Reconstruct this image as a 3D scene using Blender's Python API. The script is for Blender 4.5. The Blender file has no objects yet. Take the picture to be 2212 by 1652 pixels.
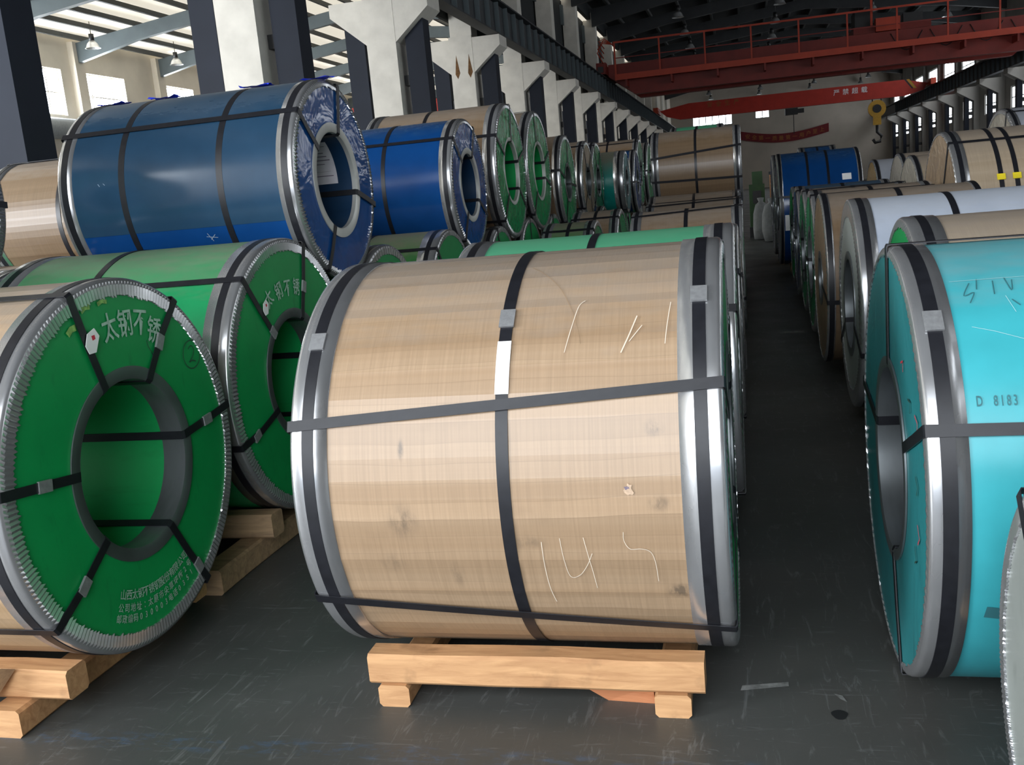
import bpy, math, random
from mathutils import Matrix, Vector
random.seed(7)
sc = bpy.context.scene
COL = sc.collection

# ------------------------------------------------------------------ camera
cam_d = bpy.data.cameras.new('camera')
cam = bpy.data.objects.new('camera', cam_d)
COL.objects.link(cam)
sc.camera = cam
F_PX = 2085.0
cam_d.sensor_fit = 'HORIZONTAL'
cam_d.sensor_width = 36.0
cam_d.lens = 36.0 * F_PX / 2212.0
cam_d.clip_start = 0.05
cam_d.clip_end = 400
RW = ((0.97013114, -0.04210084, -0.23889974),
      (0.22566808, -0.20465445, 0.95246547),
      (-0.08899149, -0.97792846, -0.18904084))
right = Vector([r[0] for r in RW]); down = Vector([r[1] for r in RW]); fwd = Vector([r[2] for r in RW])
M = Matrix.Identity(4)
for i in range(3):
    M[i][0] = right[i]; M[i][1] = -down[i]; M[i][2] = -fwd[i]
M[2][3] = 1.5
cam.matrix_world = M

# ------------------------------------------------------------------ world, exposure, large lights
sc.view_settings.view_transform = 'Standard'
sc.view_settings.look = 'None'
sc.view_settings.gamma = 1.0
sc.view_settings.exposure = 0.3
sc.view_settings.use_curve_mapping = False
world = bpy.data.worlds.new('sky')
sc.world = world
world.use_nodes = True
world.node_tree.nodes['Background'].inputs[0].default_value = (0.75, 0.85, 1.0, 1)
world.node_tree.nodes['Background'].inputs[1].default_value = 1.0

def area(name, loc, rot, sx, sy, power, col=(0.92, 0.96, 1.0)):
    l = bpy.data.lights.new(name, 'AREA')
    l.shape = 'RECTANGLE'; l.size = sx; l.size_y = sy; l.energy = power; l.color = col
    o = bpy.data.objects.new(name, l); COL.objects.link(o)
    o.location = loc; o.rotation_euler = rot
    return o
# daylight coming in through the open hall door behind the camera
DOOR = (-6.0, 3.2, 0.0, 8.0)          # x0 x1 z0 z1
FRONT_Y = -5.0
# the sky seen above the yard fills the door from 1.1 m upwards
area('door_daylight', ((DOOR[0]+DOOR[1])/2, FRONT_Y+0.05, 4.5), (math.radians(90), 0, 0),
     DOOR[1]-DOOR[0]-.3, 6.6, 830)
# unseen second door opening with fill light, added to brighten the left bay
FILL_DOOR = (-21.0, -9.0, 0.0, 6.5)
area('side_bay_fill', (-15.0, FRONT_Y+0.05, 3.7), (math.radians(90), 0, 0), 11.6, 5.4, 3600)
PANE_E = 4.5        # brightness of the daylit window panes

# ------------------------------------------------------------------ materials
MATS = {}
def mat(name):
    m = bpy.data.materials.new(name); m.use_nodes = True
    MATS[name] = m
    nt = m.node_tree
    return m, nt, nt.nodes['Principled BSDF']
def N(nt, typ, **kw):
    n = nt.nodes.new(typ)
    for k, v in kw.items():
        if k.startswith('i_'):
            key = k[2:]
            key = int(key) if key.isdigit() else key.replace('_', ' ')
            n.inputs[key].default_value = v
        else:
            setattr(n, k, v)
    return n
def L(nt, a, b): nt.links.new(a, b)
def ramp(nt, fac, stops):
    r = nt.nodes.new('ShaderNodeValToRGB')
    e = r.color_ramp.elements
    while len(e) < len(stops): e.new(0.5)
    for i, (p, c) in enumerate(stops):
        e[i].position = p; e[i].color = (*c, 1) if len(c) == 3 else c
    L(nt, fac, r.inputs[0])
    return r.outputs[0]
def mixc(nt, fac, a, b):
    m = nt.nodes.new('ShaderNodeMix'); m.data_type = 'RGBA'
    for val, idx in ((fac, 0), (a, 6), (b, 7)):
        if hasattr(val, 'is_linked'): L(nt, val, m.inputs[idx])
        else: m.inputs[idx].default_value = (*val, 1) if isinstance(val, tuple) else val
    return m.outputs[2]
def noise(nt, vec, scale, detail=3, rough=.55, dist=0):
    n = N(nt, 'ShaderNodeTexNoise'); n.inputs['Scale'].default_value = scale
    n.inputs['Detail'].default_value = detail; n.inputs['Roughness'].default_value = rough
    n.inputs['Distortion'].default_value = dist
    if vec is not None: L(nt, vec, n.inputs['Vector'])
    return n.outputs['Fac']
def mapping(nt, vec, s, loc=(0, 0, 0)):
    n = N(nt, 'ShaderNodeMapping'); n.inputs['Scale'].default_value = s; n.inputs['Location'].default_value = loc
    L(nt, vec, n.inputs['Vector']); return n.outputs[0]
def bump(nt, b, h, strength, dist=.01):
    n = N(nt, 'ShaderNodeBump'); n.inputs['Strength'].default_value = strength; n.inputs['Distance'].default_value = dist
    L(nt, h, n.inputs['Height']); L(nt, n.outputs[0], b.inputs['Normal'])
def objrand(nt):
    return N(nt, 'ShaderNodeObjectInfo').outputs['Random']
def dusted(nt, base, colour, lo, hi, sc_=9):
    """settled dust: lies on surfaces that face upwards, patchy"""
    g = N(nt, 'ShaderNodeNewGeometry'); s = N(nt, 'ShaderNodeSeparateXYZ'); L(nt, g.outputs['Normal'], s.inputs[0])
    tc = N(nt, 'ShaderNodeTexCoord')
    nz = noise(nt, mapping(nt, tc.outputs['Object'], (1, 2.5, 2.5)), sc_, 4)
    ad = N(nt, 'ShaderNodeMath', operation='MULTIPLY_ADD'); L(nt, nz, ad.inputs[0]); ad.inputs[1].default_value = .35; L(nt, s.outputs[2], ad.inputs[2])
    mr = N(nt, 'ShaderNodeMapRange'); mr.inputs[1].default_value = lo; mr.inputs[2].default_value = hi
    L(nt, ad.outputs[0], mr.inputs[0])
    return mixc(nt, mr.outputs[0], base, colour), mr.outputs[0]

def plain(name, col, rough=.5, metal=0., spec=.5, var=.12, scale=12, bmp=0, coat=0, bscale=60):
    m, nt, b = mat(name)
    tc = N(nt, 'ShaderNodeTexCoord')
    f = noise(nt, tc.outputs['Object'], scale, 4)
    c = ramp(nt, f, [(.3, tuple(x*(1-var) for x in col)), (.7, tuple(min(1, x*(1+var)) for x in col))])
    L(nt, c, b.inputs['Base Color'])
    b.inputs['Roughness'].default_value = rough; b.inputs['Metallic'].default_value = metal
    b.inputs['Specular IOR Level'].default_value = spec
    b.inputs['Coat Weight'].default_value = coat; b.inputs['Coat Roughness'].default_value = .12
    if bmp: bump(nt, b, noise(nt, tc.outputs['Object'], bscale, 3), bmp)
    return m

def kraft(name, c1, c2, dust=True, rough=.42, strong=0):
    m, nt, b = mat(name)
    uv = N(nt, 'ShaderNodeUVMap').outputs[0]
    band = noise(nt, mapping(nt, uv, (.12, 16, 1)), 1.0, 3, .6)
    streak = noise(nt, mapping(nt, uv, (170, 3, 1)), 1.0, 2)
    blot = noise(nt, mapping(nt, uv, (4, 4, 1)), 1.0, 4, .6)
    base = ramp(nt, band, [(.3, c1), (.52, tuple((a+b_)/2 for a, b_ in zip(c1, c2))), (.7, c2)])
    base = mixc(nt, ramp(nt, streak, [(.35, (0, 0, 0)), (.75, (.35, .35, .35))]), base, tuple(x*.62 for x in c1))
    base = mixc(nt, ramp(nt, blot, [(.6, (0, 0, 0)), (.8, (.4, .4, .4))]), base, tuple(x*.6 for x in c1))
    if strong:
        # lapped courses of board: each course a slightly different tone, thin dark lap lines
        sp = N(nt, 'ShaderNodeSeparateXYZ'); L(nt, uv, sp.inputs[0])
        wob = noise(nt, mapping(nt, uv, (1.2, 3, 1)), 1.0, 2)
        vv = N(nt, 'ShaderNodeMath', operation='MULTIPLY_ADD'); L(nt, wob, vv.inputs[0]); vv.inputs[1].default_value = .06; L(nt, sp.outputs[1], vv.inputs[2])
        sc_ = N(nt, 'ShaderNodeMath', operation='MULTIPLY'); L(nt, vv.outputs[0], sc_.inputs[0]); sc_.inputs[1].default_value = 19.0
        fl_ = N(nt, 'ShaderNodeMath', operation='FLOOR'); L(nt, sc_.outputs[0], fl_.inputs[0])
        wn_ = N(nt, 'ShaderNodeTexWhiteNoise', noise_dimensions='1D'); L(nt, fl_.outputs[0], wn_.inputs['W'])
        tone = ramp(nt, wn_.outputs[0], [(0, (.80, .78, .76)), (1, (1.12, 1.12, 1.14))])
        mu = nt.nodes.new('ShaderNodeMix'); mu.data_type = 'RGBA'; mu.blend_type = 'MULTIPLY'; mu.inputs[0].default_value = .8
        L(nt, base, mu.inputs[6]); L(nt, tone, mu.inputs[7]); base = mu.outputs[2]
        fr_ = N(nt, 'ShaderNodeMath', operation='FRACT'); L(nt, sc_.outputs[0], fr_.inputs[0])
        ln = ramp(nt, fr_.outputs[0], [(0, (.45,)*3), (.06, (0, 0, 0))])
        base = mixc(nt, ln, base, tuple(x*.6 for x in c1))
        # grease and scuff stains, (world x, angle) -> uv of the wrap
        sn = noise(nt, mapping(nt, uv, (38, 16, 1)), 1.0, 4, .7)
        for wx, ang, w, h, k in ((-.20, 205, .045, .035, .9), (-.235, 180, .04, .03, .5), (-.24, 162, .035, .03, .6), (-.92, 165.5, .012, .04, .7), (-.93, 184, .06, .07, .45), (-.60, 190, .08, .03, .35), (-.80, 200, .03, .06, .3), (-.98, 196, .05, .05, .25)):
            dv = N(nt, 'ShaderNodeVectorMath', operation='SUBTRACT'); L(nt, uv, dv.inputs[0]); dv.inputs[1].default_value = (wx+.655, math.radians(ang)*.616, 0)
            dm = N(nt, 'ShaderNodeVectorMath', operation='MULTIPLY'); L(nt, dv.outputs[0], dm.inputs[0]); dm.inputs[1].default_value = (1/w, 1/h, 0)
            dl = N(nt, 'ShaderNodeVectorMath', operation='LENGTH'); L(nt, dm.outputs[0], dl.inputs[0])
            ms = N(nt, 'ShaderNodeMapRange', interpolation_type='SMOOTHSTEP'); ms.inputs[1].default_value = 1.0; ms.inputs[2].default_value = .1; ms.inputs[3].default_value = 0; ms.inputs[4].default_value = k*1.5
            L(nt, dl.outputs['Value'], ms.inputs[0])
            mz = N(nt, 'ShaderNodeMath', operation='MULTIPLY'); L(nt, ms.outputs[0], mz.inputs[0]); L(nt, ramp(nt, sn, [(.38, (.1,)*3), (.6, (1, 1, 1))]), mz.inputs[1])
            cl_ = N(nt, 'ShaderNodeMath', operation='MINIMUM'); L(nt, mz.outputs[0], cl_.inputs[0]); cl_.inputs[1].default_value = .85
            base = mixc(nt, cl_.outputs[0], base, (.13, .095, .065))
        b.inputs['Coat Weight'].default_value = .35; b.inputs['Coat Roughness'].default_value = .3
    if dust: base, _ = dusted(nt, base, (.30, .25, .205), .85, 1.25)
    L(nt, base, b.inputs['Base Color'])
    b.inputs['Roughness'].default_value = rough
    rr = ramp(nt, band, [(.3, (rough-.08,)*3), (.7, (rough+.1,)*3)]); L(nt, rr, b.inputs['Roughness'])
    bump(nt, b, noise(nt, mapping(nt, uv, (120, 8, 1)), 1.0, 2), .12, .004)
    return m
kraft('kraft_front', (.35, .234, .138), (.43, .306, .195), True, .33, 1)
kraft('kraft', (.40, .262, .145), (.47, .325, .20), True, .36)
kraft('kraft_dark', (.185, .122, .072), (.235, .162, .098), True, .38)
kraft('kraft_pale', (.36, .28, .19), (.44, .35, .25), True, .45)

def film(name, col, dustc, lo=.72, hi=1.2, rough=.3, bmp=.04, var=.1):
    m, nt, b = mat(name)
    tc = N(nt, 'ShaderNodeTexCoord')
    f = noise(nt, tc.outputs['Object'], 5, 4)
    base = ramp(nt, f, [(.3, tuple(x*(1-var) for x in col)), (.7, tuple(min(1, x*(1+var)) for x in col))])
    base, fac = dusted(nt, base, dustc, lo, hi)
    L(nt, base, b.inputs['Base Color'])
    r = ramp(nt, fac, [(0, (rough,)*3), (1, (min(.75, rough+.3),)*3)]); L(nt, r, b.inputs['Roughness'])
    bump(nt, b, noise(nt, tc.outputs['Object'], 14, 3), bmp, .01)
    return m
film('green_film', (.012, .26, .09), (.17, .20, .135), .85, 1.28)
film('green_film_dusty', (.02, .17, .035), (.19, .18, .13), .8, 1.2)
film('green_film_pale', (.035, .30, .15), (.10, .33, .19), .8, 1.3)
film('blue_film', (.005, .048, .18), (.04, .10, .19), .95, 1.4, .17)
film('blue_film_grey', (.018, .052, .098), (.07, .105, .145), .85, 1.35, .2, .02)
film('aqua_film', (.045, .37, .42), (.16, .33, .35), .95, 1.3, .32, .03)
film('white_film', (.42, .47, .56), (.45, .48, .53), .9, 1.3, .4)
film('teal_film', (.01, .26, .22), (.16, .17, .13), .35, .95)
film('silver_film', (.35, .37, .42), (.36, .37, .4), .9, 1.3, .3)

def face(name, col, rough=.3, bmp=.05, bscale=6, spec=.5, dirt=.5):
    m, nt, b = mat(name)
    tc = N(nt, 'ShaderNodeTexCoord')
    f = noise(nt, tc.outputs['Object'], 3, 3)
    base = ramp(nt, f, [(.3, tuple(x*.88 for x in col)), (.7, tuple(min(1, x*1.1) for x in col))])
    d = noise(nt, mapping(nt, tc.outputs['Object'], (1, 9, 3)), 2.5, 5, .65)
    base = mixc(nt, ramp(nt, d, [(.58, (0, 0, 0)), (.8, (dirt,)*3)]), base, tuple(x*.45 for x in col))
    L(nt, base, b.inputs['Base Color'])
    b.inputs['Roughness'].default_value = rough; b.inputs['Specular IOR Level'].default_value = spec
    bump(nt, b, noise(nt, tc.outputs['Object'], bscale, 3, .5, .6), bmp, .03)
    return m
face('green_face', (.004, .30, .075), .42, .04)
face('green_face_wrinkled', (.012, .27, .09), .2, .5, 9)
face('blue_face', (.010, .075, .27), .12, .3, 5)
face('aqua_face', (.025, .20, .215), .35, .2)
face('steel_face', (.32, .35, .33), .35, .1)
face('brown_face', (.34, .24, .15), .35, .6, 12)
face('crumple_face', (.38, .34, .27), .3, .9, 14)
face('yellow_face', (.42, .26, .05), .3, .8, 14)
face('red_face', (.25, .03, .02), .4, .1)

def steel(name, col, rough, bmp=.05, dirt=.35, metal=1.0):
    m, nt, b = mat(name)
    tc = N(nt, 'ShaderNodeTexCoord')
    f = noise(nt, mapping(nt, tc.outputs['Object'], (3, 1, 1)), 4, 3, .5)
    c = ramp(nt, f, [(.35, tuple(x*(1-dirt) for x in col)), (.6, col)])
    L(nt, c, b.inputs['Base Color'])
    b.inputs['Metallic'].default_value = metal
    b.inputs['Specular IOR Level'].default_value = .8
    r = ramp(nt, f, [(.3, (rough+.12,)*3), (.65, (rough,)*3)]); L(nt, r, b.inputs['Roughness'])
    bump(nt, b, noise(nt, tc.outputs['Object'], 11, 2), bmp, .01)
    return m
steel('galv', (.50, .505, .515), .17, .07, .22, .72)
steel('galv_dull', (.22, .24, .25), .3, .06, .3, .7)
steel('ring_pale', (.55, .56, .53), .4, .05, .15, .5)
plain('strap', (.012, .0125, .016), .40, .0, .42, .2, 30)
plain('clip', (.30, .305, .31), .38, .4, .5, .15, 60)
plain('paper', (.72, .69, .74), .7, 0, .3, .06, 20)
plain('label_white', (.85, .85, .84), .5, 0, .3, .03)
plain('red_print', (.6, .03, .06), .6)
plain('white_print', (.36, .52, .42), .6, 0, .3, .25, 40)
plain('ink', (.02, .05, .035), .6)
plain('smear_lime', (.22, .42, .10), .5, var=.5, scale=60)
plain('ink_grey', (.03, .14, .16), .6)
plain('ink_purple', (.16, .13, .18), .7)
plain('chalk', (.62, .53, .42), .8)
plain('scratch', (.35, .62, .65), .6)
plain('kraft_stain', (.335, .23, .14), .4, var=.2, scale=50)
plain('pen_pale', (.25, .33, .42), .6)
plain('chalk_tear', (.50, .36, .25), .7, var=.25, scale=60)
plain('tape_blue', (.02, .05, .75), .35)
plain('yellow_tag', (.75, .6, .02), .5)
plain('bore_dark', (.02, .03, .05), .4)
face('bore_green', (.004, .30, .075), .65, .05, 6, .3)
face('bore_blue', (.008, .035, .085), .4, .05)

def wood(name, c1, c2):
    m, nt, b = mat(name)
    tc = N(nt, 'ShaderNodeTexCoord')
    v = mapping(nt, tc.outputs['Object'], (3, 22, 22))
    f = noise(nt, v, 1.6, 5, .6, .8)
    s = noise(nt, tc.outputs['Object'], 9, 4)
    c = ramp(nt, f, [(.3, c1), (.65, c2)])
    c = mixc(nt, ramp(nt, s, [(.58, (0, 0, 0)), (.75, (.6, .6, .6))]), c, tuple(x*.5 for x in c1))
    L(nt, c, b.inputs['Base Color']); b.inputs['Roughness'].default_value = .7
    bump(nt, b, f, .25, .006)
wood('wood', (.40, .205, .09), (.58, .33, .155))
wood('wood_orange', (.42, .15, .06), (.58, .24, .11))
wood('wood_old', (.26, .17, .10), (.44, .29, .16))

def floor_mat():
    m, nt, b = mat('floor_paint')
    tc = N(nt, 'ShaderNodeTexCoord'); P = tc.outputs['Object']
    f = noise(nt, P, 1.3, 5, .6)
    base = ramp(nt, f, [(.3, (.056, .062, .058)), (.55, (.070, .073, .069)), (.75, (.090, .090, .086))])
    # worn brownish patches and pale tyre/drag scuffs
    w = noise(nt, P, .55, 4, .6)
    base = mixc(nt, ramp(nt, w, [(.45, (0, 0, 0)), (.7, (.6, .6, .6))]), base, (.080, .070, .063))
    s = noise(nt, mapping(nt, P, (16, 2.2, 1)), 1.6, 5, .7, 1.6)
    base = mixc(nt, ramp(nt, s, [(.57, (0, 0, 0)), (.80, (.5, .5, .5))]), base, (.30, .315, .31))
    s2 = noise(nt, mapping(nt, P, (3, 18, 1), (4, 2, 0)), 1.3, 4, .7, 2.2)
    base = mixc(nt, ramp(nt, s2, [(.60, (0, 0, 0)), (.82, (.5, .5, .5))]), base, (.28, .295, .295))
    # old blue marking paint, nearly worn off, along a line across the aisle
    sx = N(nt, 'ShaderNodeSeparateXYZ'); L(nt, P, sx.inputs[0])
    dy = N(nt, 'ShaderNodeMath', operation='SUBTRACT'); L(nt, sx.outputs[1], dy.inputs[0]); dy.inputs[1].default_value = 2.29
    ab = N(nt, 'ShaderNodeMath', operation='ABSOLUTE'); L(nt, dy.outputs[0], ab.inputs[0])
    near = N(nt, 'ShaderNodeMapRange'); near.inputs[1].default_value = .02; near.inputs[2].default_value = .055; near.inputs[3].default_value = 1; near.inputs[4].default_value = 0
    L(nt, ab.outputs[0], near.inputs[0])
    nb = ramp(nt, noise(nt, mapping(nt, P, (5, 14, 1)), 2.2, 4, .7), [(.5, (0, 0, 0)), (.68, (.5, .5, .5))])
    mm = N(nt, 'ShaderNodeMath', operation='MULTIPLY'); L(nt, near.outputs[0], mm.inputs[0]); L(nt, nb, mm.inputs[1])
    base = mixc(nt, mm.outputs[0], base, (.07, .13, .22))
    L(nt, base, b.inputs['Base Color'])
    r = ramp(nt, f, [(.3, (.34,)*3), (.7, (.55,)*3)]); L(nt, r, b.inputs['Roughness'])
    bump(nt, b, noise(nt, P, 40, 3), .05, .004)
floor_mat()
plain('floor_white', (.20, .20, .19), .6, var=.4, scale=30)
plain('whitewash', (.66, .63, .57), .8, 0, .2, .08, 3, .15, 0, 30)
plain('cream_wall', (.74, .68, .58), .85, 0, .2, .10, .6)
plain('grey_wall', (.34, .325, .30), .85, 0, .2, .10, .6)
plain('end_wall', (.46, .41, .35), .85, 0, .2, .12, .4)
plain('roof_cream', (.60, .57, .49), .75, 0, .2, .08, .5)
_b = MATS['roof_cream'].node_tree.nodes['Principled BSDF']   # glow added to brighten roof and left bay, as if sheeting were translucent
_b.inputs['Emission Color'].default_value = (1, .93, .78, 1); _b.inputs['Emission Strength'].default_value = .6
plain('roof_dark', (.030, .034, .036), .8, 0, .2, .2, .5)
plain('rafter_grey', (.10, .125, .135), .55, 0, .4, .08, 2)
plain('purlin_dark', (.05, .055, .055), .6)
plain('post_blue', (.013, .017, .028), .6, 0, .2, .1, 2)
plain('girder_dark', (.030, .033, .036), .55, 0, .4, .15, 2)
plain('rust', (.14, .07, .025), .9, var=.4, scale=20)
plain('crane_red', (.19, .016, .009), .5, 0, .4, .12, 2)
plain('crane_rail_orange', (.42, .045, .016), .5, 0, .4, .1, 2)
plain('crane_two_red', (.50, .035, .02), .5, 0, .4, .1, 2)
plain('black_paint', (.015, .015, .016), .5)
plain('lamp_alu', (.75, .76, .76), .3, .6)
plain('banner_red', (.16, .012, .015), .8)
plain('banner_text', (.30, .12, .03), .8)
plain('hook_yellow', (.55, .30, .02), .5)
plain('machine_green', (.03, .085, .025), .6)
plain('crate_orange', (.45, .20, .08), .7)
plain('sack_white', (.22, .23, .23), .8, bmp=.5, bscale=15)
plain('pipe_grey', (.24, .26, .27), .5)
plain('window_frame', (.25, .26, .26), .6)
def pane_mat(name, s, col=(.90, .95, 1.0)):
    m, nt, b = mat(name)
    b.inputs['Base Color'].default_value = (.8, .85, .9, 1)
    b.inputs['Emission Color'].default_value = (*col, 1)
    b.inputs['Emission Strength'].default_value = s
    b.inputs['Roughness'].default_value = .3
pane_mat('daylit_glass', PANE_E)
pane_mat('daylit_glass_left', 24.0)

# ------------------------------------------------------------------ mesh helpers
def link(name, me, m, parent=None, smooth=False, loc=None):
    me.materials.append(MATS[m])
    if smooth:
        me.polygons.foreach_set('use_smooth', [True]*len(me.polygons))
    o = bpy.data.objects.new(name, me); COL.objects.link(o)
    if parent is not None: o.parent = parent
    if loc: o.location = loc
    return o
def mk(name, v, f, m, parent=None, smooth=False, uv=None):
    me = bpy.data.meshes.new(name); me.from_pydata(v, [], f)
    if uv is not None:
        ul = me.uv_layers.new(name='UVMap')
        for p in me.polygons:
            for k, li in enumerate(p.loop_indices):
                ul.data[li].uv = uv[p.index][k]
    me.update()
    return link(name, me, m, parent, smooth)
BF = [(0, 3, 2, 1), (4, 5, 6, 7), (0, 1, 5, 4), (1, 2, 6, 5), (2, 3, 7, 6), (3, 0, 4, 7)]
def boxv(x0, x1, y0, y1, z0, z1):
    return [(x0, y0, z0), (x1, y0, z0), (x1, y1, z0), (x0, y1, z0), (x0, y0, z1), (x1, y0, z1), (x1, y1, z1), (x0, y1, z1)]
def boxes(name, bl, m, parent=None):
    v, f = [], []
    for b in bl:
        o = len(v); v += boxv(*b); f += [tuple(i+o for i in q) for q in BF]
    return mk(name, v, f, m, parent)
def prism(name, poly, y0, y1, m, parent=None, axis='y'):
    """polygon in (x,z) extruded along y (or in (y,z) along x)"""
    n = len(poly); v = []
    for e in (y0, y1):
        for a, c in poly: v.append((a, e, c) if axis == 'y' else (e, a, c))
    f = [tuple(range(n-1, -1, -1)), tuple(range(n, 2*n))] + [(i, (i+1) % n, n+(i+1) % n, n+i) for i in range(n)]
    return mk(name, v, f, m, parent)
def tube(name, pts, r, m, parent=None, n=8):
    v, f = [], []
    P = [Vector(p) for p in pts]
    for i, p in enumerate(P):
        t = (P[min(i+1, len(P)-1)] - P[max(i-1, 0)]).normalized()
        a = t.cross(Vector((0, 0, 1)))
        if a.length < .1: a = t.cross(Vector((1, 0, 0)))
        a.normalize(); b = t.cross(a)
        for k in range(n):
            q = p + (a*math.cos(2*math.pi*k/n) + b*math.sin(2*math.pi*k/n))*r
            v.append(tuple(q))
    for i in range(len(P)-1):
        for k in range(n):
            f.append((i*n+k, i*n+(k+1) % n, (i+1)*n+(k+1) % n, (i+1)*n+k))
    f.append(tuple(range(n-1, -1, -1))); f.append(tuple(range((len(P)-1)*n, len(P)*n)))
    return mk(name, v, f, m, parent, True)
def empty(name, loc, label=None, cat=None, group=None, kind=None):
    o = bpy.data.objects.new(name, None); COL.objects.link(o); o.location = loc
    o.empty_display_size = .2
    tag(o, label, cat, group, kind); return o
def tag(o, label=None, cat=None, group=None, kind=None):
    if label: o['label'] = label
    if cat: o['category'] = cat
    if group: o['group'] = group
    if kind: o['kind'] = kind
    return o
R = math.radians
ORD = ['first', 'second', 'third', 'fourth', 'fifth', 'sixth', 'seventh', 'eighth', 'ninth', 'tenth', 'eleventh',
       'twelfth', 'thirteenth', 'fourteenth', 'fifteenth', 'sixteenth', 'seventeenth']

# text -> flat mesh glyphs (built-in font only)
_glyph = {}
def glyph(ch):
    if ch in _glyph: return _glyph[ch]
    cu = bpy.data.curves.new('t', 'FONT'); cu.body = ch; cu.size = 1.0; cu.resolution_u = 3
    cu.offset = .012
    o = bpy.data.objects.new('t', cu); COL.objects.link(o)
    dg = bpy.context.evaluated_depsgraph_get(); dg.update()
    me = bpy.data.meshes.new_from_object(o.evaluated_get(dg))
    v = [tuple(p.co) for p in me.vertices]; f = [tuple(p.vertices) for p in me.polygons]
    bpy.data.objects.remove(o); bpy.data.curves.remove(cu); bpy.data.meshes.remove(me)
    if v:
        x0 = min(p[0] for p in v); x1 = max(p[0] for p in v); y0 = min(p[1] for p in v); y1 = max(p[1] for p in v)
        w = x1-x0
        v = [((p[0]-(x0+x1)/2), p[1]-.36) for p in v]
    else: w = .3
    _glyph[ch] = (v, f, w); return _glyph[ch]

# ------------------------------------------------------------------ the hall
FLOOR = boxes('floor', [(-27.5, 15.2, FRONT_Y-.3, 106, -.2, 0)], 'floor_paint'); tag(FLOOR, kind='structure')

def wall_x(name, x, t, y0, y1, z0, z1, bands, m, wstart, shutter='window_frame', mull=3, tr=1, glass='daylit_glass'):
    """wall in a plane of constant x with rows of windows: bands = [(za, zb, [(ya, yb), ...])]"""
    bl = []; zc = z0; wn = wstart
    for za, zb, ws in bands:
        bl.append((x-t/2, x+t/2, y0, y1, zc, za)); yc = y0
        for ya, yb in ws:
            bl.append((x-t/2, x+t/2, yc, ya, za, zb)); yc = yb
        bl.append((x-t/2, x+t/2, yc, y1, za, zb)); zc = zb
    bl.append((x-t/2, x+t/2, y0, y1, zc, z1))
    w = boxes(name, bl, m); tag(w, kind='structure')
    for za, zb, ws in bands:
        for ya, yb in ws:
            e = empty('window_%d' % wn, (x, (ya+yb)/2, za), kind='structure'); wn += 1
            hw = (yb-ya)/2; h = zb-za
            n = mull+1; nz = tr+1
            for i in range(n):
                for j in range(nz):
                    a0 = -hw + 2*hw*i/n; a1 = -hw + 2*hw*(i+1)/n; b0 = h*j/nz; b1 = h*(j+1)/nz
                    boxes('pane', [(-.012, .012, a0+.03, a1-.03, b0+.03, b1-.03)], glass, e)
            fr = [(-.05, .05, -hw, hw, 0, .06), (-.05, .05, -hw, hw, h-.06, h), (-.05, .05, -hw, -hw+.06, .06, h-.06), (-.05, .05, hw-.06, hw, .06, h-.06)]
            boxes('frame', fr, shutter, e)
            for i in range(1, n):
                a = -hw+2*hw*i/n; boxes('mullion', [(-.04, .04, a-.03, a+.03, .06, h-.06)], shutter, e)
            for j in range(1, nz):
                b_ = h*j/nz; boxes('transom', [(-.035, .035, -hw+.06, hw-.06, b_-.025, b_+.025)], shutter, e)
    return wn

COLY = [7.3 + 6*k for k in range(16)]
# side walls
wl = [(9.4, 12.4), (15.4, 18.4), (21.4, 24.4), (27.3, 30.3), (33.2, 36.3), (37.6, 40.6), (43.4, 46.4), (49.4, 52.4), (55.4, 58.4), (61.4, 64.4)]
wn = wall_x('wall_left', -27.2, .4, FRONT_Y, 105.5, 0, 9.6, [(6.4, 8.25, wl)], 'cream_wall', 1, 'whitewash', glass='daylit_glass_left')
wr = [(yc + .9, yc + 5.3) for yc in [1.3+6*k for k in range(0, 17)]]  # nearer bays lie out of view; their windows are added to light coil ends
wr2 = [(yc + .8, yc + 4.9) for yc in [1.3+6*k for k in range(0, 17)]]
wn = wall_x('wall_right', 14.75, .2, FRONT_Y, 105.5, 0, 10.2, [(3.75, 4.95, wr2), (6.35, 8.1, wr)], 'grey_wall', wn)

def wall_y(name, y, t, x0, x1, z0, z1, holes, m):
    """wall in a plane of constant y; holes as (xa, xb, za, zb) on one or more bands"""
    zs = sorted({z0, z1, *[h[2] for h in holes], *[h[3] for h in holes]}); bl = []
    for za, zb in zip(zs[:-1], zs[1:]):
        hs = sorted([h for h in holes if h[2] <= za and h[3] >= zb]); xc = x0
        for h in hs:
            if h[0] > xc: bl.append((xc, h[0], y-t/2, y+t/2, za, zb))
            xc = h[1]
        if x1 > xc: bl.append((xc, x1, y-t/2, y+t/2, za, zb))
    w = boxes(name, bl, m); tag(w, kind='structure'); return w
def window_y(n, y, xa, xb, za, zb, nm=3, nt_=0):
    e = empty('window_%d' % n, ((xa+xb)/2, y, za), kind='structure'); hw = (xb-xa)/2; h = zb-za
    for i in range(nm+1):
        a0 = -hw+2*hw*i/(nm+1); a1 = -hw+2*hw*(i+1)/(nm+1)
        boxes('pane', [(a0+.04, a1-.04, -.012, .012, .04, h-.04)], 'daylit_glass', e)
        if i: boxes('mullion', [(a0-.04, a0+.04, -.04, .04, .06, h-.06)], 'window_frame', e)
    boxes('frame', [(-hw, hw, -.05, .05, 0, .06), (-hw, hw, -.05, .05, h-.06, h), (-hw, -hw+.06, -.05, .05, .06, h-.06), (hw-.06, hw, -.05, .05, .06, h-.06)], 'window_frame', e)
endw = [(-4.6, -.6, 6.7, 8.1), (1.7, 3.1, 7.0, 8.3)]
wall_y('wall_back', 105.3, .4, -27.2, 15.0, 0, 11.6, endw, 'end_wall')
for h in endw: window_y(wn, 105.2, *h, 5 if h[1]-h[0] > 2 else 1); wn += 1
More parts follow.
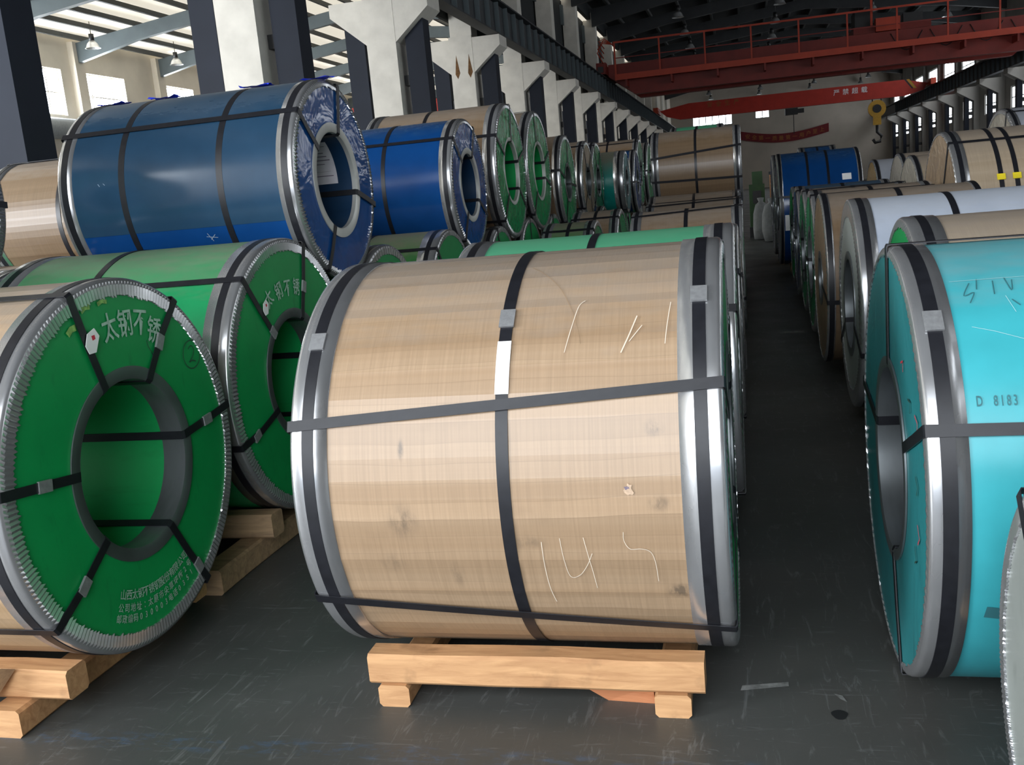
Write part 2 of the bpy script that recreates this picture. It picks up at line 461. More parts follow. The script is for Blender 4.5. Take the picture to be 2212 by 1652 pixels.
fw = [(-25.5, -22, 5.6, 8.4)]
wall_y('wall_front', FRONT_Y, .4, -27.2, 15.0, 0, 11.6, [DOOR, FILL_DOOR] + fw, 'cream_wall')
for h in fw: window_y(wn, FRONT_Y, *h, 3); wn += 1
# pilasters of the far-left wall
for i, y in enumerate(COLY[3:9]):
    o = boxes('trim_%d' % (i+1), [(-27.0, -26.72, y-.35, y+.25, 0, 9.4)], 'cream_wall'); tag(o, kind='structure')
o = boxes('wall_upper_left', [(-7.32, -7.24, FRONT_Y+.3, 85.2, 6.1, 9.6)], 'roof_dark'); tag(o, kind='structure')
o = boxes('wall_eaves_strip', [(-7.03, -6.82, FRONT_Y+.3, 105.0, 9.58, 10.42)], 'roof_dark'); tag(o, kind='structure')
o = boxes('wall_partition', [(-7.05, -6.8, 85.3, 105.1, 6.45, 10.2)], 'cream_wall'); tag(o, kind='structure')
# pitched roofs
def roof(name, xa, xr, xb, za, zr, zb, m, rafm, purm, ys, npl):
    t = .12
    poly = [(xa, za), (xr, zr), (xb, zb), (xb, zb+t), (xr, zr+t), (xa, za+t)]
    c = prism(name, poly, FRONT_Y-.3, 105.6, m); tag(c, kind='structure')
    for y in ys:
        d = .55
        a = prism('rafter', [(xa+.12, za-.23), (xr, zr-.2), (xb-.12, zb-.23), (xb-.12, zb-1.05), (xb-3.4, zb+(zr-zb)*3.4/(xb-xr)-.23-d), (xr, zr-.2-d), (xa+3.4, za+(zr-za)*3.4/(xr-xa)-.23-d), (xa+.12, za-1.05)], y-.13, y+.13, rafm, c)
    for k in range(npl):
        for s, (xe, ze) in enumerate(((xa, za), (xb, zb))):
            u = (k+.6)/npl; x = xe+(xr-xe)*u; z = ze+(zr-ze)*u
            boxes('purlin', [(x-.06, x+.06, FRONT_Y+.3, 105.0, z-.225, z-.035)], purm, c)
    return c
roof('ceiling', -6.85, 4.0, 14.9, 10.25, 11.3, 10.25, 'roof_dark', 'girder_dark', 'purlin_dark', [y for y in COLY], 7)
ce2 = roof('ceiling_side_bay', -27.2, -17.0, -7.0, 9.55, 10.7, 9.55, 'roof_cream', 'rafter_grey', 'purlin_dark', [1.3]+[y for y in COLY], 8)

# columns with corbels and steel posts
def column(i, y, s, xc, label, group):
    """s=+1: free-standing with two corbel wings; s=-1: engaged in the right wall, one wing towards the hall"""
    e = empty('concrete_column', (xc, y+.4, 0), label, 'column', group)
    if s > 0:
        boxes('shaft', [(-.31, .31, -.42, .42, 0, 5.65)], 'whitewash', e)
        boxes('upper_shaft', [(-.29, .29, -.3, .3, 5.65, 9.9)], 'whitewash', e)
    else:
        boxes('shaft', [(-.2, .14, -.3, .3, 0, 5.6)], 'grey_wall', e)
        boxes('upper_shaft', [(-.05, .14, -.25, .25, 5.6, 9.9)], 'grey_wall', e)
    for q in (-1, 1):
        if s < 0 and q > 0: continue
        e0, e1 = (.31, 1.04) if s > 0 else (.2, 1.2)
        prism('corbel', [(q*e0, 4.72), (q*e1, 5.33), (q*e1, 5.59), (q*e0, 5.59)], -.41, .41, 'whitewash' if s > 0 else 'grey_wall', e)
        p0, p1 = (.44, .84) if s > 0 else (.46, .70)
        sl = .61/(e1-e0)
        zi = lambda d: 4.71+(d-e0)*sl
        prism('steel_post', [(q*p0, 0), (q*p1, 0), (q*p1, zi(p1)), (q*p0, zi(p0))][::q], -.2, .2, 'post_blue', e)
        for zz in (1.2, 2.6, 3.9):
            boxes('batten', [(min(q*e0, q*p0), max(q*e0, q*p0), -.12, .12, zz, zz+.2)], 'black_paint', e)
    return e
LC = []
for i, y in enumerate(COLY):
    lab = '%s white concrete column with flared corbel along left side of hall, counting from the camera' % ORD[i]
    if i == 0: lab = 'nearest left column, only its dark steel post showing behind the leftmost coils'
    LC.append(column(i, y, 1, -6.9, lab, 'corbelled columns on the left side of the hall'))
# rust runs on the third column
rs = []
for dx in (-.14, .2):
    prism('rust_stain', [(dx-.06, 4.72), (dx, 5.2), (dx+.07, 4.74), (dx, 4.6)], -.4225, -.421, 'rust', LC[3])
for i, y in enumerate(COLY[4:]):
    column(i, y, -1, 14.5, '%s dark-posted column along the right wall, counting from the camera' % ORD[i], 'columns on the right side of the hall')
# runway girders
def girder(x, label):
    e = empty('crane_runway_girder', (x, 0, 5.6), label, 'girder')
    boxes('web', [(-.02, .02, FRONT_Y+.4, 104.9, .03, .82)], 'girder_dark', e)
    boxes('top_flange', [(-.2, .2, FRONT_Y+.4, 104.9, .82, .86)], 'girder_dark', e)
    boxes('bottom_flange', [(-.16, .16, FRONT_Y+.4, 104.9, 0, .03)], 'girder_dark', e)
    boxes('rail', [(-.04, .04, FRONT_Y+.4, 104.9, .86, .97)], 'girder_dark', e)
    me = None
    for k in range(82):
        y = 11.6 + k*1.0
        if me is None:
            o = boxes('stiffener', [(.02, .14, -.012, .012, .03, .82), (-.14, -.02, -.012, .012, .03, .82)], 'rafter_grey', e); me = o.data
        else:
            o = bpy.data.objects.new('stiffener', me); COL.objects.link(o); o.parent = e
        o.location = (0, y, 0)
girder(-6.02, 'dark ribbed crane runway girder on the left column corbels')
girder(13.45, 'dark crane runway girder along the right wall windows')

# ------------------------------------------------------------------ cranes
def textline(name, s, origin, ux, uz, size, m, parent, gap=1.0):
    v, f = [], []; x = 0
    for ch in s:
        gv, gf, w = glyph(ch); o = len(v)
        for p in gv:
            v.append(tuple(Vector(origin) + Vector(ux)*(x+p[0]*size) + Vector(uz)*(p[1]*size)))
        f += [tuple(i+o for i in q) for q in gf]; x += size*gap
    return mk(name, v, f, m, parent)
def crane_one():
    y = 47.0
    e = empty('overhead_crane', (3.7, y, 5.65), 'large dark red double-girder overhead crane with orange handrail', 'crane')
    x0, x1 = -9.5, 9.54
    w0, w1 = x0+.4, x1-.4
    # local: x relative 3.7, z relative 5.65
    prism('main_girder', [(x0+.0, .88), (x0+1.2, 0), (x1-1.2, 0), (x1-.1, .88), (x1, 1.42), (x0, 1.42)], .0, .5, 'crane_red', e)
    prism('main_girder', [(x0+.0, .88), (x0+1.2, 0), (x1-1.2, 0), (x1-.1, .88), (x1, 1.42), (x0, 1.42)], 2.2, 2.7, 'crane_red', e)
    wk = boxes('walkway', [(w0, w1, -.95, -.01, .66, .72)], 'crane_red', e)
    boxes('kick_plate', [(w0, w1, -.97, -.95, .60, .86)], 'crane_rail_orange', e)
    for k in range(9):
        xx = x0+.9+k*2.05
        boxes('bracket', [(xx-.04, xx+.04, -.9, -.01, .3, .6)], 'crane_red', e)
    rail = boxes('handrail', [(w0, w1, -.97, -.91, 2.22, 2.30)], 'crane_rail_orange', e)
    boxes('mid_rail', [(w0, w1, -.955, -.925, 1.55, 1.59)], 'crane_red', e)
    for k in range(10):
        xx = w0+.05+k*(w1-w0-.1)/9
        boxes('rail_post', [(xx-.035, xx+.035, -.96, -.90, .66, 2.24)], 'crane_rail_orange', e)
    for q in (x0-.42, x1+.0):
        ec = boxes('end_carriage', [(q, q+.4, -1.0, 3.6, .93, 1.35)], 'crane_red', e)
        boxes('buffer', [(q+.08, q+.32, -1.15, -1.0, 1.0, 1.25)], 'black_paint', ec)
        for yy in (-.6, 3.0):
            boxes('wheel_box', [(q-.02, q+.42, yy-.3, yy+.3, .93, 1.45)], 'crane_red', ec)
    # stair hoops at the left end
    for k in range(4):
        pts = [(x0-.1, -.9+.25*k, 1.4+.25*k), (x0-.35, -.85+.25*k, 1.9+.2*k), (x0-.1, -.8+.25*k, 2.3+.1*k), (x0+.4, -.8+.2*k, 2.2)]
        tube('ladder_hoop', pts, .025, 'crane_rail_orange', e, 6)
    tr = boxes('trolley', [(1.4, 4.6, .2, 2.5, 1.45, 1.75)], 'crane_red', e)
    boxes('control_box', [(2.3, 3.3, -.1, .5, 1.45, 2.0)], 'crane_rail_orange', tr)
    boxes('motor', [(3.5, 4.3, .4, 1.0, 1.75, 2.15)], 'black_paint', tr)
    boxes('winch', [(1.5, 2.2, .5, 2.0, 1.75, 2.5)], 'black_paint', tr)
    boxes('trolley_mast', [(2.1, 2.2, .1, .2, 1.75, 2.95)], 'crane_rail_orange', tr)
    for k in range(4):
        a = 2.9+k*1.6
        pts = [(a+1.3*u, -.05, 1.30-.75*math.sin(math.pi*u)) for u in [i/8 for i in range(9)]]
        tube('festoon_cable', pts, .02, 'black_paint', e, 5)
crane_one()
def crane_two():
    y = 77.0
    e = empty('overhead_crane', (4.3, y, 6.05), 'bright red single-girder overhead crane spanning in front of the end wall', 'crane')
    gx0, gx1 = -10.1, 8.95
    prism('main_girder', [(gx0, .75), (gx0+.5, .3), (gx0+1.5, 0), (gx1-1.5, 0), (gx1-.2, .3), (gx1, .75), (gx1-1.6, 1.12), (gx0+2.2, 1.12)], 0, .5, 'crane_two_red', e)
    for q in (gx0-.38, gx1+.02):
        ec = boxes('end_carriage', [(q, q+.35, -1.3, 1.8, .53, .95)], 'crane_rail_orange', e)
    mk('hazard_stripe', [(7.55, -.006, 1.12), (7.75, -.006, 1.12), (8.25, -.006, .45), (8.05, -.006, .45)], [(0, 1, 2, 3)], 'hook_yellow', e)
    mk('hazard_stripe', [(7.4, -.006, 1.12), (7.52, -.006, 1.12), (8.02, -.006, .45), (7.9, -.006, .45)], [(0, 1, 2, 3)], 'black_paint', e)
    textline('slogan_lettering', '安全生产', (-6.35, -.008, .85), (1, 0, 0), (0, 0, 1), .42, 'banner_text', e, 1.55)
    textline('slogan_lettering', '严禁超载', (2.75, -.008, .72), (1, 0, 0), (0, 0, 1), .45, 'label_white', e, 1.3/1.0*1.1)
    h = boxes('hoist', [(-.9, .0, -.2, .7, -.5, -.05)], 'black_paint', e)
    boxes('hoist_motor', [(.0, .45, 0, .5, -.42, -.12)], 'black_paint', h)
    tube('hoist_rope', [(-.3, .2, -.5), (-.3, .2, -1.9)], .03, 'black_paint', h, 6)
crane_two()
hk = empty('crane_hook_block', (9.85, 77.25, 2.8), 'yellow hook block hanging below crane beside right runway girder', 'hook')
def disc(name, c, r, t, m, parent, n=24):
    v = [(c[0]+r*math.cos(2*math.pi*k/n), c[1]+s*t, c[2]+r*math.sin(2*math.pi*k/n)) for s in (-.5, .5) for k in range(n)]
    f = [tuple(range(n-1, -1, -1)), tuple(range(n, 2*n))]+[(k, (k+1) % n, n+(k+1) % n, n+k) for k in range(n)]
    return mk(name, v, f, m, parent)
disc('pulley', (0, 0, 2.55), .62, .3, 'hook_yellow', hk); disc('pulley_hub', (0, -.02, 2.55), .3, .34, 'black_paint', hk)
boxes('yoke', [(-.28, .28, -.12, .12, 1.4, 2.2)], 'hook_yellow', hk)
tube('hook', [(0, 0, 1.4), (0, 0, .9), (.3, 0, .6), (.2, 0, .2), (-.15, 0, .15), (-.3, 0, .4)], .11, 'black_paint', hk)
tube('rope', [(-.3, 0, 2.6), (-.3, 0, 3.24)], .04, 'black_paint', hk, 6); tube('rope', [(.3, 0, 2.6), (.3, 0, 3.24)], .04, 'black_paint', hk, 6)
# banner on the end wall
def banner():
    v, f = [], []; n = 24
    for i in range(n+1):
        u = i/n; x = .2+8.6*u; sag = -.75*math.sin(math.pi*u)*.8 + .0
        for d in (0, .02):
            v += [(x, 104.9-d, 5.0+sag-.0), (x, 104.9-d, 5.85+sag)]
    for i in range(n):
        a = i*4; f += [(a+2, a+6, a+7, a+3), (a, a+1, a+5, a+4), (a+1, a+3, a+7, a+5), (a, a+4, a+6, a+2)]
    f += [(0, 2, 3, 1), (n*4, n*4+1, n*4+3, n*4+2)]
    o = mk('wall_banner', v, f, 'banner_red')
    tag(o, 'long sagging dark red cloth banner on the far end wall', 'banner')
    tv, tf = [], []
    for i, ch in enumerate('安全第一质量第一用户至上'):
        gv, gf, w = glyph(ch); k = len(tv); u = (i+1)/13
        for p in gv: tv.append((.2+8.6*u+p[0]*.5, 104.872, 5.42-.6*math.sin(math.pi*u)+p[1]*.5))
        tf += [tuple(a+k for a in q) for q in gf]
    mk('banner_lettering', tv, tf, 'banner_text', o)
banner()
# high-bay lamps
def revz(name, prof, m, parent, n=16, loc=(0, 0, 0)):
    v = [(r*math.cos(2*math.pi*k/n), r*math.sin(2*math.pi*k/n), z) for r, z in prof for k in range(n)]
    f = [(i*n+k, i*n+(k+1) % n, (i+1)*n+(k+1) % n, (i+1)*n+k) for i in range(len(prof)-1) for k in range(n)]
    return mk(name, v, f, m, parent, True)
lamp_src = None
def lamp(x, y, z, ztop, label, group):
    global lamp_src
    e = empty('high_bay_lamp', (x, y, z), label, 'lamp', group)
    if lamp_src is None:
        a = revz('reflector', [(.30, 0), (.27, .02), (.2, .18), (.09, .3), (.085, .29), (.19, .17), (.255, .02), (.30, 0)], 'lamp_alu', e)
        b = revz('ballast', [(.0, .3), (.1, .3), (.1, .55), (.0, .55)], 'black_paint', e)
        c = revz('bulb', [(0, .06), (.06, .08), (.07, .16), (.03, .28)], 'label_white', e)
        lamp_src = [a, b, c]
    else:
        for s in lamp_src:
            o = bpy.data.objects.new(s.name.split('.')[0], s.data); COL.objects.link(o); o.parent = e
    tube('hanger', [(0, 0, .55), (0, 0, ztop-z)], .015, 'black_paint', e, 5)
for j in range(10):
    for k, x in enumerate((-2.65, 2.15, 7.05, 11.85)):
        zt = (10.25+1.05*(x+6.85)/10.85 if x < 4 else 10.25+1.05*(14.9-x)/10.9) - .04
        lamp(x, 51.3+6*j-.9, 9.3, zt, 'unlit high-bay lamp, %s row from the camera, %s from the left' % (ORD[j], ORD[k]), 'high-bay lamps under the main roof')
for j, (x, y) in enumerate([(-24.9, 35.7), (-24.9, 41.7), (-16.0, 35.4), (-16, 41.4), (-12, 29.4), (-12, 47.4), (-16, 47.4), (-24.9, 47.7)]):
    zt = (9.55+1.15*(x+27.2)/10.2 if x < -17 else 9.55+1.15*(-7-x)/10) - .03
    lamp(x, y, 8.75, zt, '%s of the pale dish lamps hung under the cream roof at left, by distance' % ORD[j], 'lamps in the left bay')
# duct and cable at the far-left wall
o = tube('wall_duct', [(-26.4, 20, 5.75), (-26.4, 60, 5.75)], .42, 'pipe_grey', None, 14); tag(o, 'thick grey horizontal duct under the left wall windows', 'duct')
o = tube('hanging_cable', [(-26.9, 28+.8*k, 4.5-.45*math.sin(math.pi*k/12)) for k in range(13)], .03, 'black_paint', None, 6); tag(o, 'thin dark cable drooping along the left wall', 'cable')
# red truss-like beams of the crane in the left bay, glimpsed between the columns
e = empty('bay_crane_beam', (-17.1, 55, 6.5), 'red crane beam glimpsed between the left columns', 'crane')
boxes('beam', [(-9.55, 9.55, 0, .5, .05, .85)], 'crane_two_red', e)
boxes('end_carriage', [(9.3, 9.6, -1.2, 1.8, .85, 1.2)], 'crane_rail_orange', e)
boxes('end_carriage', [(-9.6, -9.3, -1.2, 1.8, .85, 1.2)], 'crane_rail_orange', e)

# ------------------------------------------------------------------ coils
def revx(name, prof, n, m, parent, zc, closed=True, smooth=True, angs=None, a0=0., a1=360., sharp=True, rj=None):
    """revolve (x, r) profile round the x axis through height zc; uv = (x, arc length)"""
    full = abs(a1-a0-360) < 1e-6
    if angs is None:
        angs = [R(a0+(a1-a0)*k/n) for k in range(n if full else n+1)]
    na = len(angs); v = []; uv = []; f = []
    jit = [rj(k) for k in range(na)] if rj else [0]*na
    for x, r in prof:
        for a, j_ in zip(angs, jit): v.append((x, (r+j_)*math.cos(a), zc+(r+j_)*math.sin(a)))
    np_ = len(prof); rng = range(np_ if closed else np_-1)
    for i in rng:
        j = (i+1) % np_
        for k in range(na if full else na-1):
            l = (k+1) % na
            f.append((i*na+k, j*na+k, j*na+l, i*na+l))
            rr = max(prof[i][1], .2); A = angs[k]*rr; B = (angs[l] if l else angs[k]+(angs[1]-angs[0]))*rr
            xi = prof[i][0]; xj = prof[j][0]
            uv.append([(xi, A), (xj, A), (xj, B), (xi, B)])
    if not full and closed:
        f.append(tuple(i*na for i in range(np_))); uv.append([(0, 0)]*np_)
        f.append(tuple(i*na+na-1 for i in range(np_-1, -1, -1))); uv.append([(0, 0)]*np_)
    o = mk(name, v, f, m, parent, smooth, uv)
    if smooth and sharp:
        # keep profile corners crisp
        me = o.data
        import bmesh
        bm = bmesh.new(); bm.from_mesh(me)
        for e_ in bm.edges:
            if len(e_.link_faces) == 2 and e_.calc_face_angle(0) > R(28): e_.smooth = False
        bm.to_mesh(me); bm.free()
    return o

def guard(e, xe, s, r, w, fl, teeth, zc, m, jag=.006):
    """galvanised edge guard: plain outer band + pleated, saw-edged flange folded on to the end face"""
    n = teeth*2; v = []; f = []
    t = .004
    rnd = random.Random(int(r*1e4)+teeth)
    rows = []
    # outer band (outer + inner skin), rounded corner, flange
    prof = [(xe-s*w, r-.006), (xe-s*w, r), (xe-s*.012, r+.001), (xe-s*.003, r-.003), (xe+s*.001, r-.011)]
    for x, rr in prof: rows.append([(x, rr)]*n)
    rows.append([(xe+s*(.003+(jag if k % 2 else 0)), r-.022) for k in range(n)])
    rows.append([(xe+s*(.003+(jag if k % 2 else 0)), r-fl+(rnd.uniform(-.006, .006) if k % 2 else .006)) for k in range(n)])
    rows.append([(xe-s*.004, r-fl+.002)]*n)
    for row in rows:
        for k, (x, rr) in enumerate(row):
            a = 2*math.pi*k/n; v.append((x, rr*math.cos(a), zc+rr*math.sin(a)))
    for i in range(len(rows)-1):
        for k in range(n):
            l = (k+1) % n
            q = (i*n+k, (i+1)*n+k, (i+1)*n+l, i*n+l)
            f.append(q if s > 0 else q[::-1])
    o = mk('edge_guard', v, f, m, e, False)
    sm = [i < 4 for i in range(len(rows)-1) for k in range(n)]
    o.data.polygons.foreach_set('use_smooth', sm); o.data.update()
    return o

def hoop(e, x, r, zc, n, w=.034, m='strap', name='hoop_strap', t=.003):
    return revx(name, [(x-w/2, r+.0005), (x-w/2, r+t), (x+w/2, r+t), (x+w/2, r+.0005)], n, m, e, zc)
def clip_on(parent, x, a, r, zc, w=.038, l=.05, m='clip', t=.006, name='clip'):
    da = l/r/2
    return revx(name, [(x-w/2, r), (x-w/2, r+t), (x+w/2, r+t), (x+w/2, r)], 5, m, parent, zc, True, False, None,
                math.degrees(a-da), math.degrees(a+da))
def eye_strap(e, x0, x1, r, ri, zc, aL, aR, bL=None, bR=None, w=.030, m='strap', clips=(), g=.0075):
    """strap through the bore: along the outside (angle aL at x0 end -> aR at x1 end), down both faces, back through bore"""
    bL = aL if bL is None else bL; bR = aR if bR is None else bR
    ro = r+.0055; rb = ri-.006
    P = []    # (x, a, r, nx, nr)
    n = 10
    for k in range(n+1):
        u = k/n; P.append((x0-g+(x1-x0+2*g)*u, aL+(aR-aL)*u, ro, (-.7 if k == 0 else .7 if k == n else 0), 1))
    P[0] = (x0-g*.4, aL, ro, -.4, 1); P[n] = (x1+g*.4, aR, ro, .4, 1)
    for u in (0.0, .5, 1.0):
        P.append((x1+g, aR+(bR-aR)*u, (ro-.006)+(ri+.004-ro+.006)*u, 1, 0))
    for k in range(7):
        u = k/6; P.append((x1-(x1-x0)*u, bR+(bL-bR)*u, rb, 0, -1))
    for u in (0.0, .5, 1.0):
        P.append((x0-g, bL+(aL-bL)*u, ri+.004+(ro-.006-ri-.004)*u, -1, 0))
    v, f = [], []; t = .0015
    for (x, a, rr, nx, nr) in P:
        a = R(a); rad = Vector((0, math.cos(a), math.sin(a))); tan = Vector((0, -math.sin(a), math.cos(a)))
        c = Vector((x, 0, zc)) + rad*rr; nn = (Vector((1, 0, 0))*nx + rad*nr).normalized()
        for q, h in ((-1, -1), (1, -1), (1, 1), (-1, 1)):
            v.append(tuple(c + tan*(q*w/2) + nn*(h*t)))
    m_ = len(P)
    for i in range(m_):
        j = (i+1) % m_
        for k in range(4):
            l = (k+1) % 4; f.append((i*4+k, i*4+l, j*4+l, j*4+k))
    o = mk('eye_strap', v, f, m, e)
    for (rc, side) in clips:
        x = x1 if side > 0 else x0
        a = R(aR if side > 0 else aL); rad = Vector((0, math.cos(a), math.sin(a))); tan = Vector((0, -math.sin(a), math.cos(a)))
        u = (ro-rc)/(ro-ri); aa = (aR+(bR-aR)*u) if side > 0 else (aL+(bL-aL)*u)
        a = R(aa); rad = Vector((0, math.cos(a), math.sin(a))); tan = Vector((0, -math.sin(a), math.cos(a)))
        vv = []
        for xo in (g-.002, g+.006):
            for (p, q) in ((-1, -1), (1, -1), (1, 1), (-1, 1)):
                vv.append(tuple(Vector((x+side*xo, 0, zc)) + rad*(rc+p*.027) + tan*(q*.018)))
        mk('clip', vv, BF, 'clip', o)
    return o

ALL = {}
def coil(key, label, x0, x1, y, z, r, wrap='kraft', fc='green_face', bore='bore_green', ri=.26, ring=.045, ringm='galv_dull',
         gw=.095, fl=.055, hoops=(.5,), eyes=None, n=64, teeth=90, group=None, facet=False, gm='galv', jag=.0025, faces=(1, 1), hoopg=True, rd=.085):
    xm = (x0+x1)/2; zb = z-r
    e = empty('steel_coil', (xm, y, zb), label, 'steel coil', group)
    a, b = x0-xm, x1-xm; zc = r
    rn = random.Random(key)
    angs = None
    if facet:
        angs = []; q = 0.
        while q < 360:
            angs.append(R(q)); q += rn.uniform(3.6, 7.4)
        if 360-math.degrees(angs[-1]) < 3: angs.pop()
    rj = (lambda k: rn.uniform(-.0016, .0016)) if facet else None
    revx('wrap', [(a+gw*.6, r-.02), (a+gw*.6, r-.004), (b-gw*.6, r-.004), (b-gw*.6, r-.02)], n, wrap, e, zc, True, not facet, angs, rj=rj)
    for s, xe in ((-1, a), (1, b)):
        i = 0 if s < 0 else 1
        if not faces[i]: continue
        revx('end_cover', [(xe-s*.012, ri), (xe-s*.012, r-.012), (xe-s*.001, r-.012), (xe-s*.001, ri)][::s], n, fc, e, zc)
        guard(e, xe, s, r, gw, fl, teeth, zc, gm, jag)
        rp = [(xe-s*.0, ri+ring), (xe+s*.005, ri+ring), (xe+s*.006, ri+.006), (xe+s*.002, ri-.003), (xe-s*rd, ri-.003), (xe-s*rd, ri+.002), (xe-s*.0, ri+.002)]
        revx('bore_ring', rp[::s], n, ringm, e, zc)
    revx('bore_sleeve', [(a+.02, ri+.006), (b-.02, ri+.006), (b-.02, ri), (a+.02, ri)], n, bore, e, zc)
    hs = []
    if hoopg:
        hs += [hoop(e, a+gw*.5, r, zc, n), hoop(e, b-gw*.5, r, zc, n)]
    for u in hoops:
        hs.append(hoop(e, a+(b-a)*u, r-.004, zc, n))
    if eyes is None:
        k0 = rn.uniform(0, 60)
        eyes = []
        for k in range(4):
            q = k0+90*k+rn.uniform(-14, 14); d = rn.uniform(-5, 5)
            eyes.append((q, q+d))
    for q in eyes:
        eye_strap(e, a, b, r, ri, zc, *q[:4], clips=q[4] if len(q) > 4 else (), g=.0035+jag*.85)
    ALL[key] = dict(e=e, a=a, b=b, r=r, zc=zc, hoops=hs, ri=ri, xm=xm)
    return e
def ribbon_cyl(key, pts, w, m, name, lift=.0025):
    """mark drawn on the outside of a coil; pts = (world x, angle in degrees)"""
    c = ALL[key]; P = []
    for x, a in pts:
        a = R(a); rr = c['r']-.004+lift
        P.append((Vector((x-c['xm'], rr*math.cos(a), c['zc']+rr*math.sin(a))), Vector((0, math.cos(a), math.sin(a)))))
    v, f = [], []
    for i, (p, nn) in enumerate(P):
        t = (P[min(i+1, len(P)-1)][0]-P[max(i-1, 0)][0]).normalized(); s = t.cross(nn).normalized()*w/2
        v += [tuple(p-s), tuple(p+s)]
    for i in range(len(P)-1): f.append((2*i, 2*i+1, 2*i+3, 2*i+2))
    return mk(name, v, f, m, c['e'])
def smooth_pts(pts, n=6):
    out = []
    for i in range(len(pts)-1):
        p0 = pts[max(i-1, 0)]; p1 = pts[i]; p2 = pts[i+1]; p3 = pts[min(i+2, len(pts)-1)]
        for k in range(n):
            t = k/n
            out.append(tuple(.5*((2*b)+(-a+c)*t+(2*a-5*b+4*c-d)*t*t+(-a+3*b-3*c+d)*t**3) for a, b, c, d in zip(p0, p1, p2, p3)))
    out.append(pts[-1]); return out
def on_face(key, y, z, side=1, lift=.003):
    c = ALL[key]; return ((c['b'] if side > 0 else c['a'])+side*lift, y, z)
def face_polar(key, rr, deg, side=1, lift=.003):
    c = ALL[key]; a = R(deg)
    return on_face(key, rr*math.cos(a), c['zc']+rr*math.sin(a), side, lift)
def face_text(key, chars, name, m, side=1):
    """chars = [(char, radius, angle, size, tilt_deg)]: printed on the end face"""
    v, f = [], []
    for ch, rr, deg, size, tilt, sx in chars:
        c = Vector(face_polar(key, rr, deg, side)); gv, gf, w = glyph(ch); o = len(v); t = R(tilt)
        for p in gv:
            px, pz = p[0]*size*sx, p[1]*size
            v.append((c.x, c.y+px*math.cos(t)-pz*math.sin(t), c.z+px*math.sin(t)+pz*math.cos(t)))
        f += [tuple(i+o for i in q) for q in gf]
    return mk(name, v, f, m, ALL[key]['e'])
def face_ribbon(key, pts, w, m, name, side=1):
    P = [Vector(face_polar(key, r_, d_, side)) for r_, d_ in pts]; v, f = [], []
    for i, p in enumerate(P):
        t = (P[min(i+1, len(P)-1)]-P[max(i-1, 0)]).normalized(); s = t.cross(Vector((1, 0, 0))).normalized()*w/2
        v += [tuple(p-s), tuple(p+s)]
    for i in range(len(P)-1): f.append((2*i, 2*i+1, 2*i+3, 2*i+2))
    return mk(name, v, f, m, ALL[key]['e'])

# ---- block by the aisle, left of it (front kraft coil and those behind it)
GA = 'coils along the left edge of the aisle'
coil('A1', 'large brown kraft-wrapped steel coil in the centre foreground on pale timbers', -1.245, -.065, 2.965, .705, .62, 'kraft_front', 'green_face', jag=.002,
     gw=.112, fl=.05, n=128, teeth=150, hoops=(.515,), facet=True,
     eyes=[(159, 151.8), (208.4, 220.6), (75, 72), (30, 28), (300, 304)])
coil('A2', 'pale green wrapped coil directly behind the central brown coil', -1.2, -.04, 4.25, .713, .593, 'green_film_pale', 'green_face', n=96, gw=.12,
     eyes=[(150, 150), (60, 62), (240, 238)], group=GA)
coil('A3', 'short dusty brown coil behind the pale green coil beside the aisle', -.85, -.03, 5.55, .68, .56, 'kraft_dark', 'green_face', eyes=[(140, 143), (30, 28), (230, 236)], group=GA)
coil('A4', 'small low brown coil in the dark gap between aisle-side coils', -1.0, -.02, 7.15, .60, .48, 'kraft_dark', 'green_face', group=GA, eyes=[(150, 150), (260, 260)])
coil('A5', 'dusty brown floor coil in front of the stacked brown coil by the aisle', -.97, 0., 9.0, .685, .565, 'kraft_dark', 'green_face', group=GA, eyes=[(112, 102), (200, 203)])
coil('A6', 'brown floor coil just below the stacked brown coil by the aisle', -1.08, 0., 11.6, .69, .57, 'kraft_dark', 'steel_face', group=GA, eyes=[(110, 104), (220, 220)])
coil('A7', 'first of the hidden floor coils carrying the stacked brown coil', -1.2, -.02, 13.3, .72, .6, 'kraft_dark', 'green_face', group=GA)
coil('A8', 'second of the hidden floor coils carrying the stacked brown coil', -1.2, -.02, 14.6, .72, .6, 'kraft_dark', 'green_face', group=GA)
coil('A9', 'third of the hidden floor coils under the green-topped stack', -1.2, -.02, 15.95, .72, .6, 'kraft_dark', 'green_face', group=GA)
coil('AU1', 'brown coil stacked on the second layer beside the aisle, crossed by straps', -1.17, .015, 13.95, 1.655, .52, 'kraft_dark', 'green_face', gw=.1,
     eyes=[(163, 152), (197, 199), (60, 62)])
coil('AU2', 'green coil whose strip of top shows behind the stacked brown coil', -1.0, -.22, 15.28, 1.70, .585, 'green_film_pale', 'green_face', eyes=[(60, 60), (200, 200)])
coil('M1', 'narrow crumple-wrapped brown coil with green end in the left mid-distance', -1.78, -1.27, 10.6, .69, .57, 'kraft_dark', 'green_face_wrinkled', group='narrow coils between the stacks', eyes=[(120, 120), (30, 30)])
coil('M2', 'narrow dark green coil in front of the narrow brown one', -1.85, -1.36, 9.35, .66, .54, 'green_film_dusty', 'green_face_wrinkled', group='narrow coils between the stacks', eyes=[(120, 120), (30, 30)])

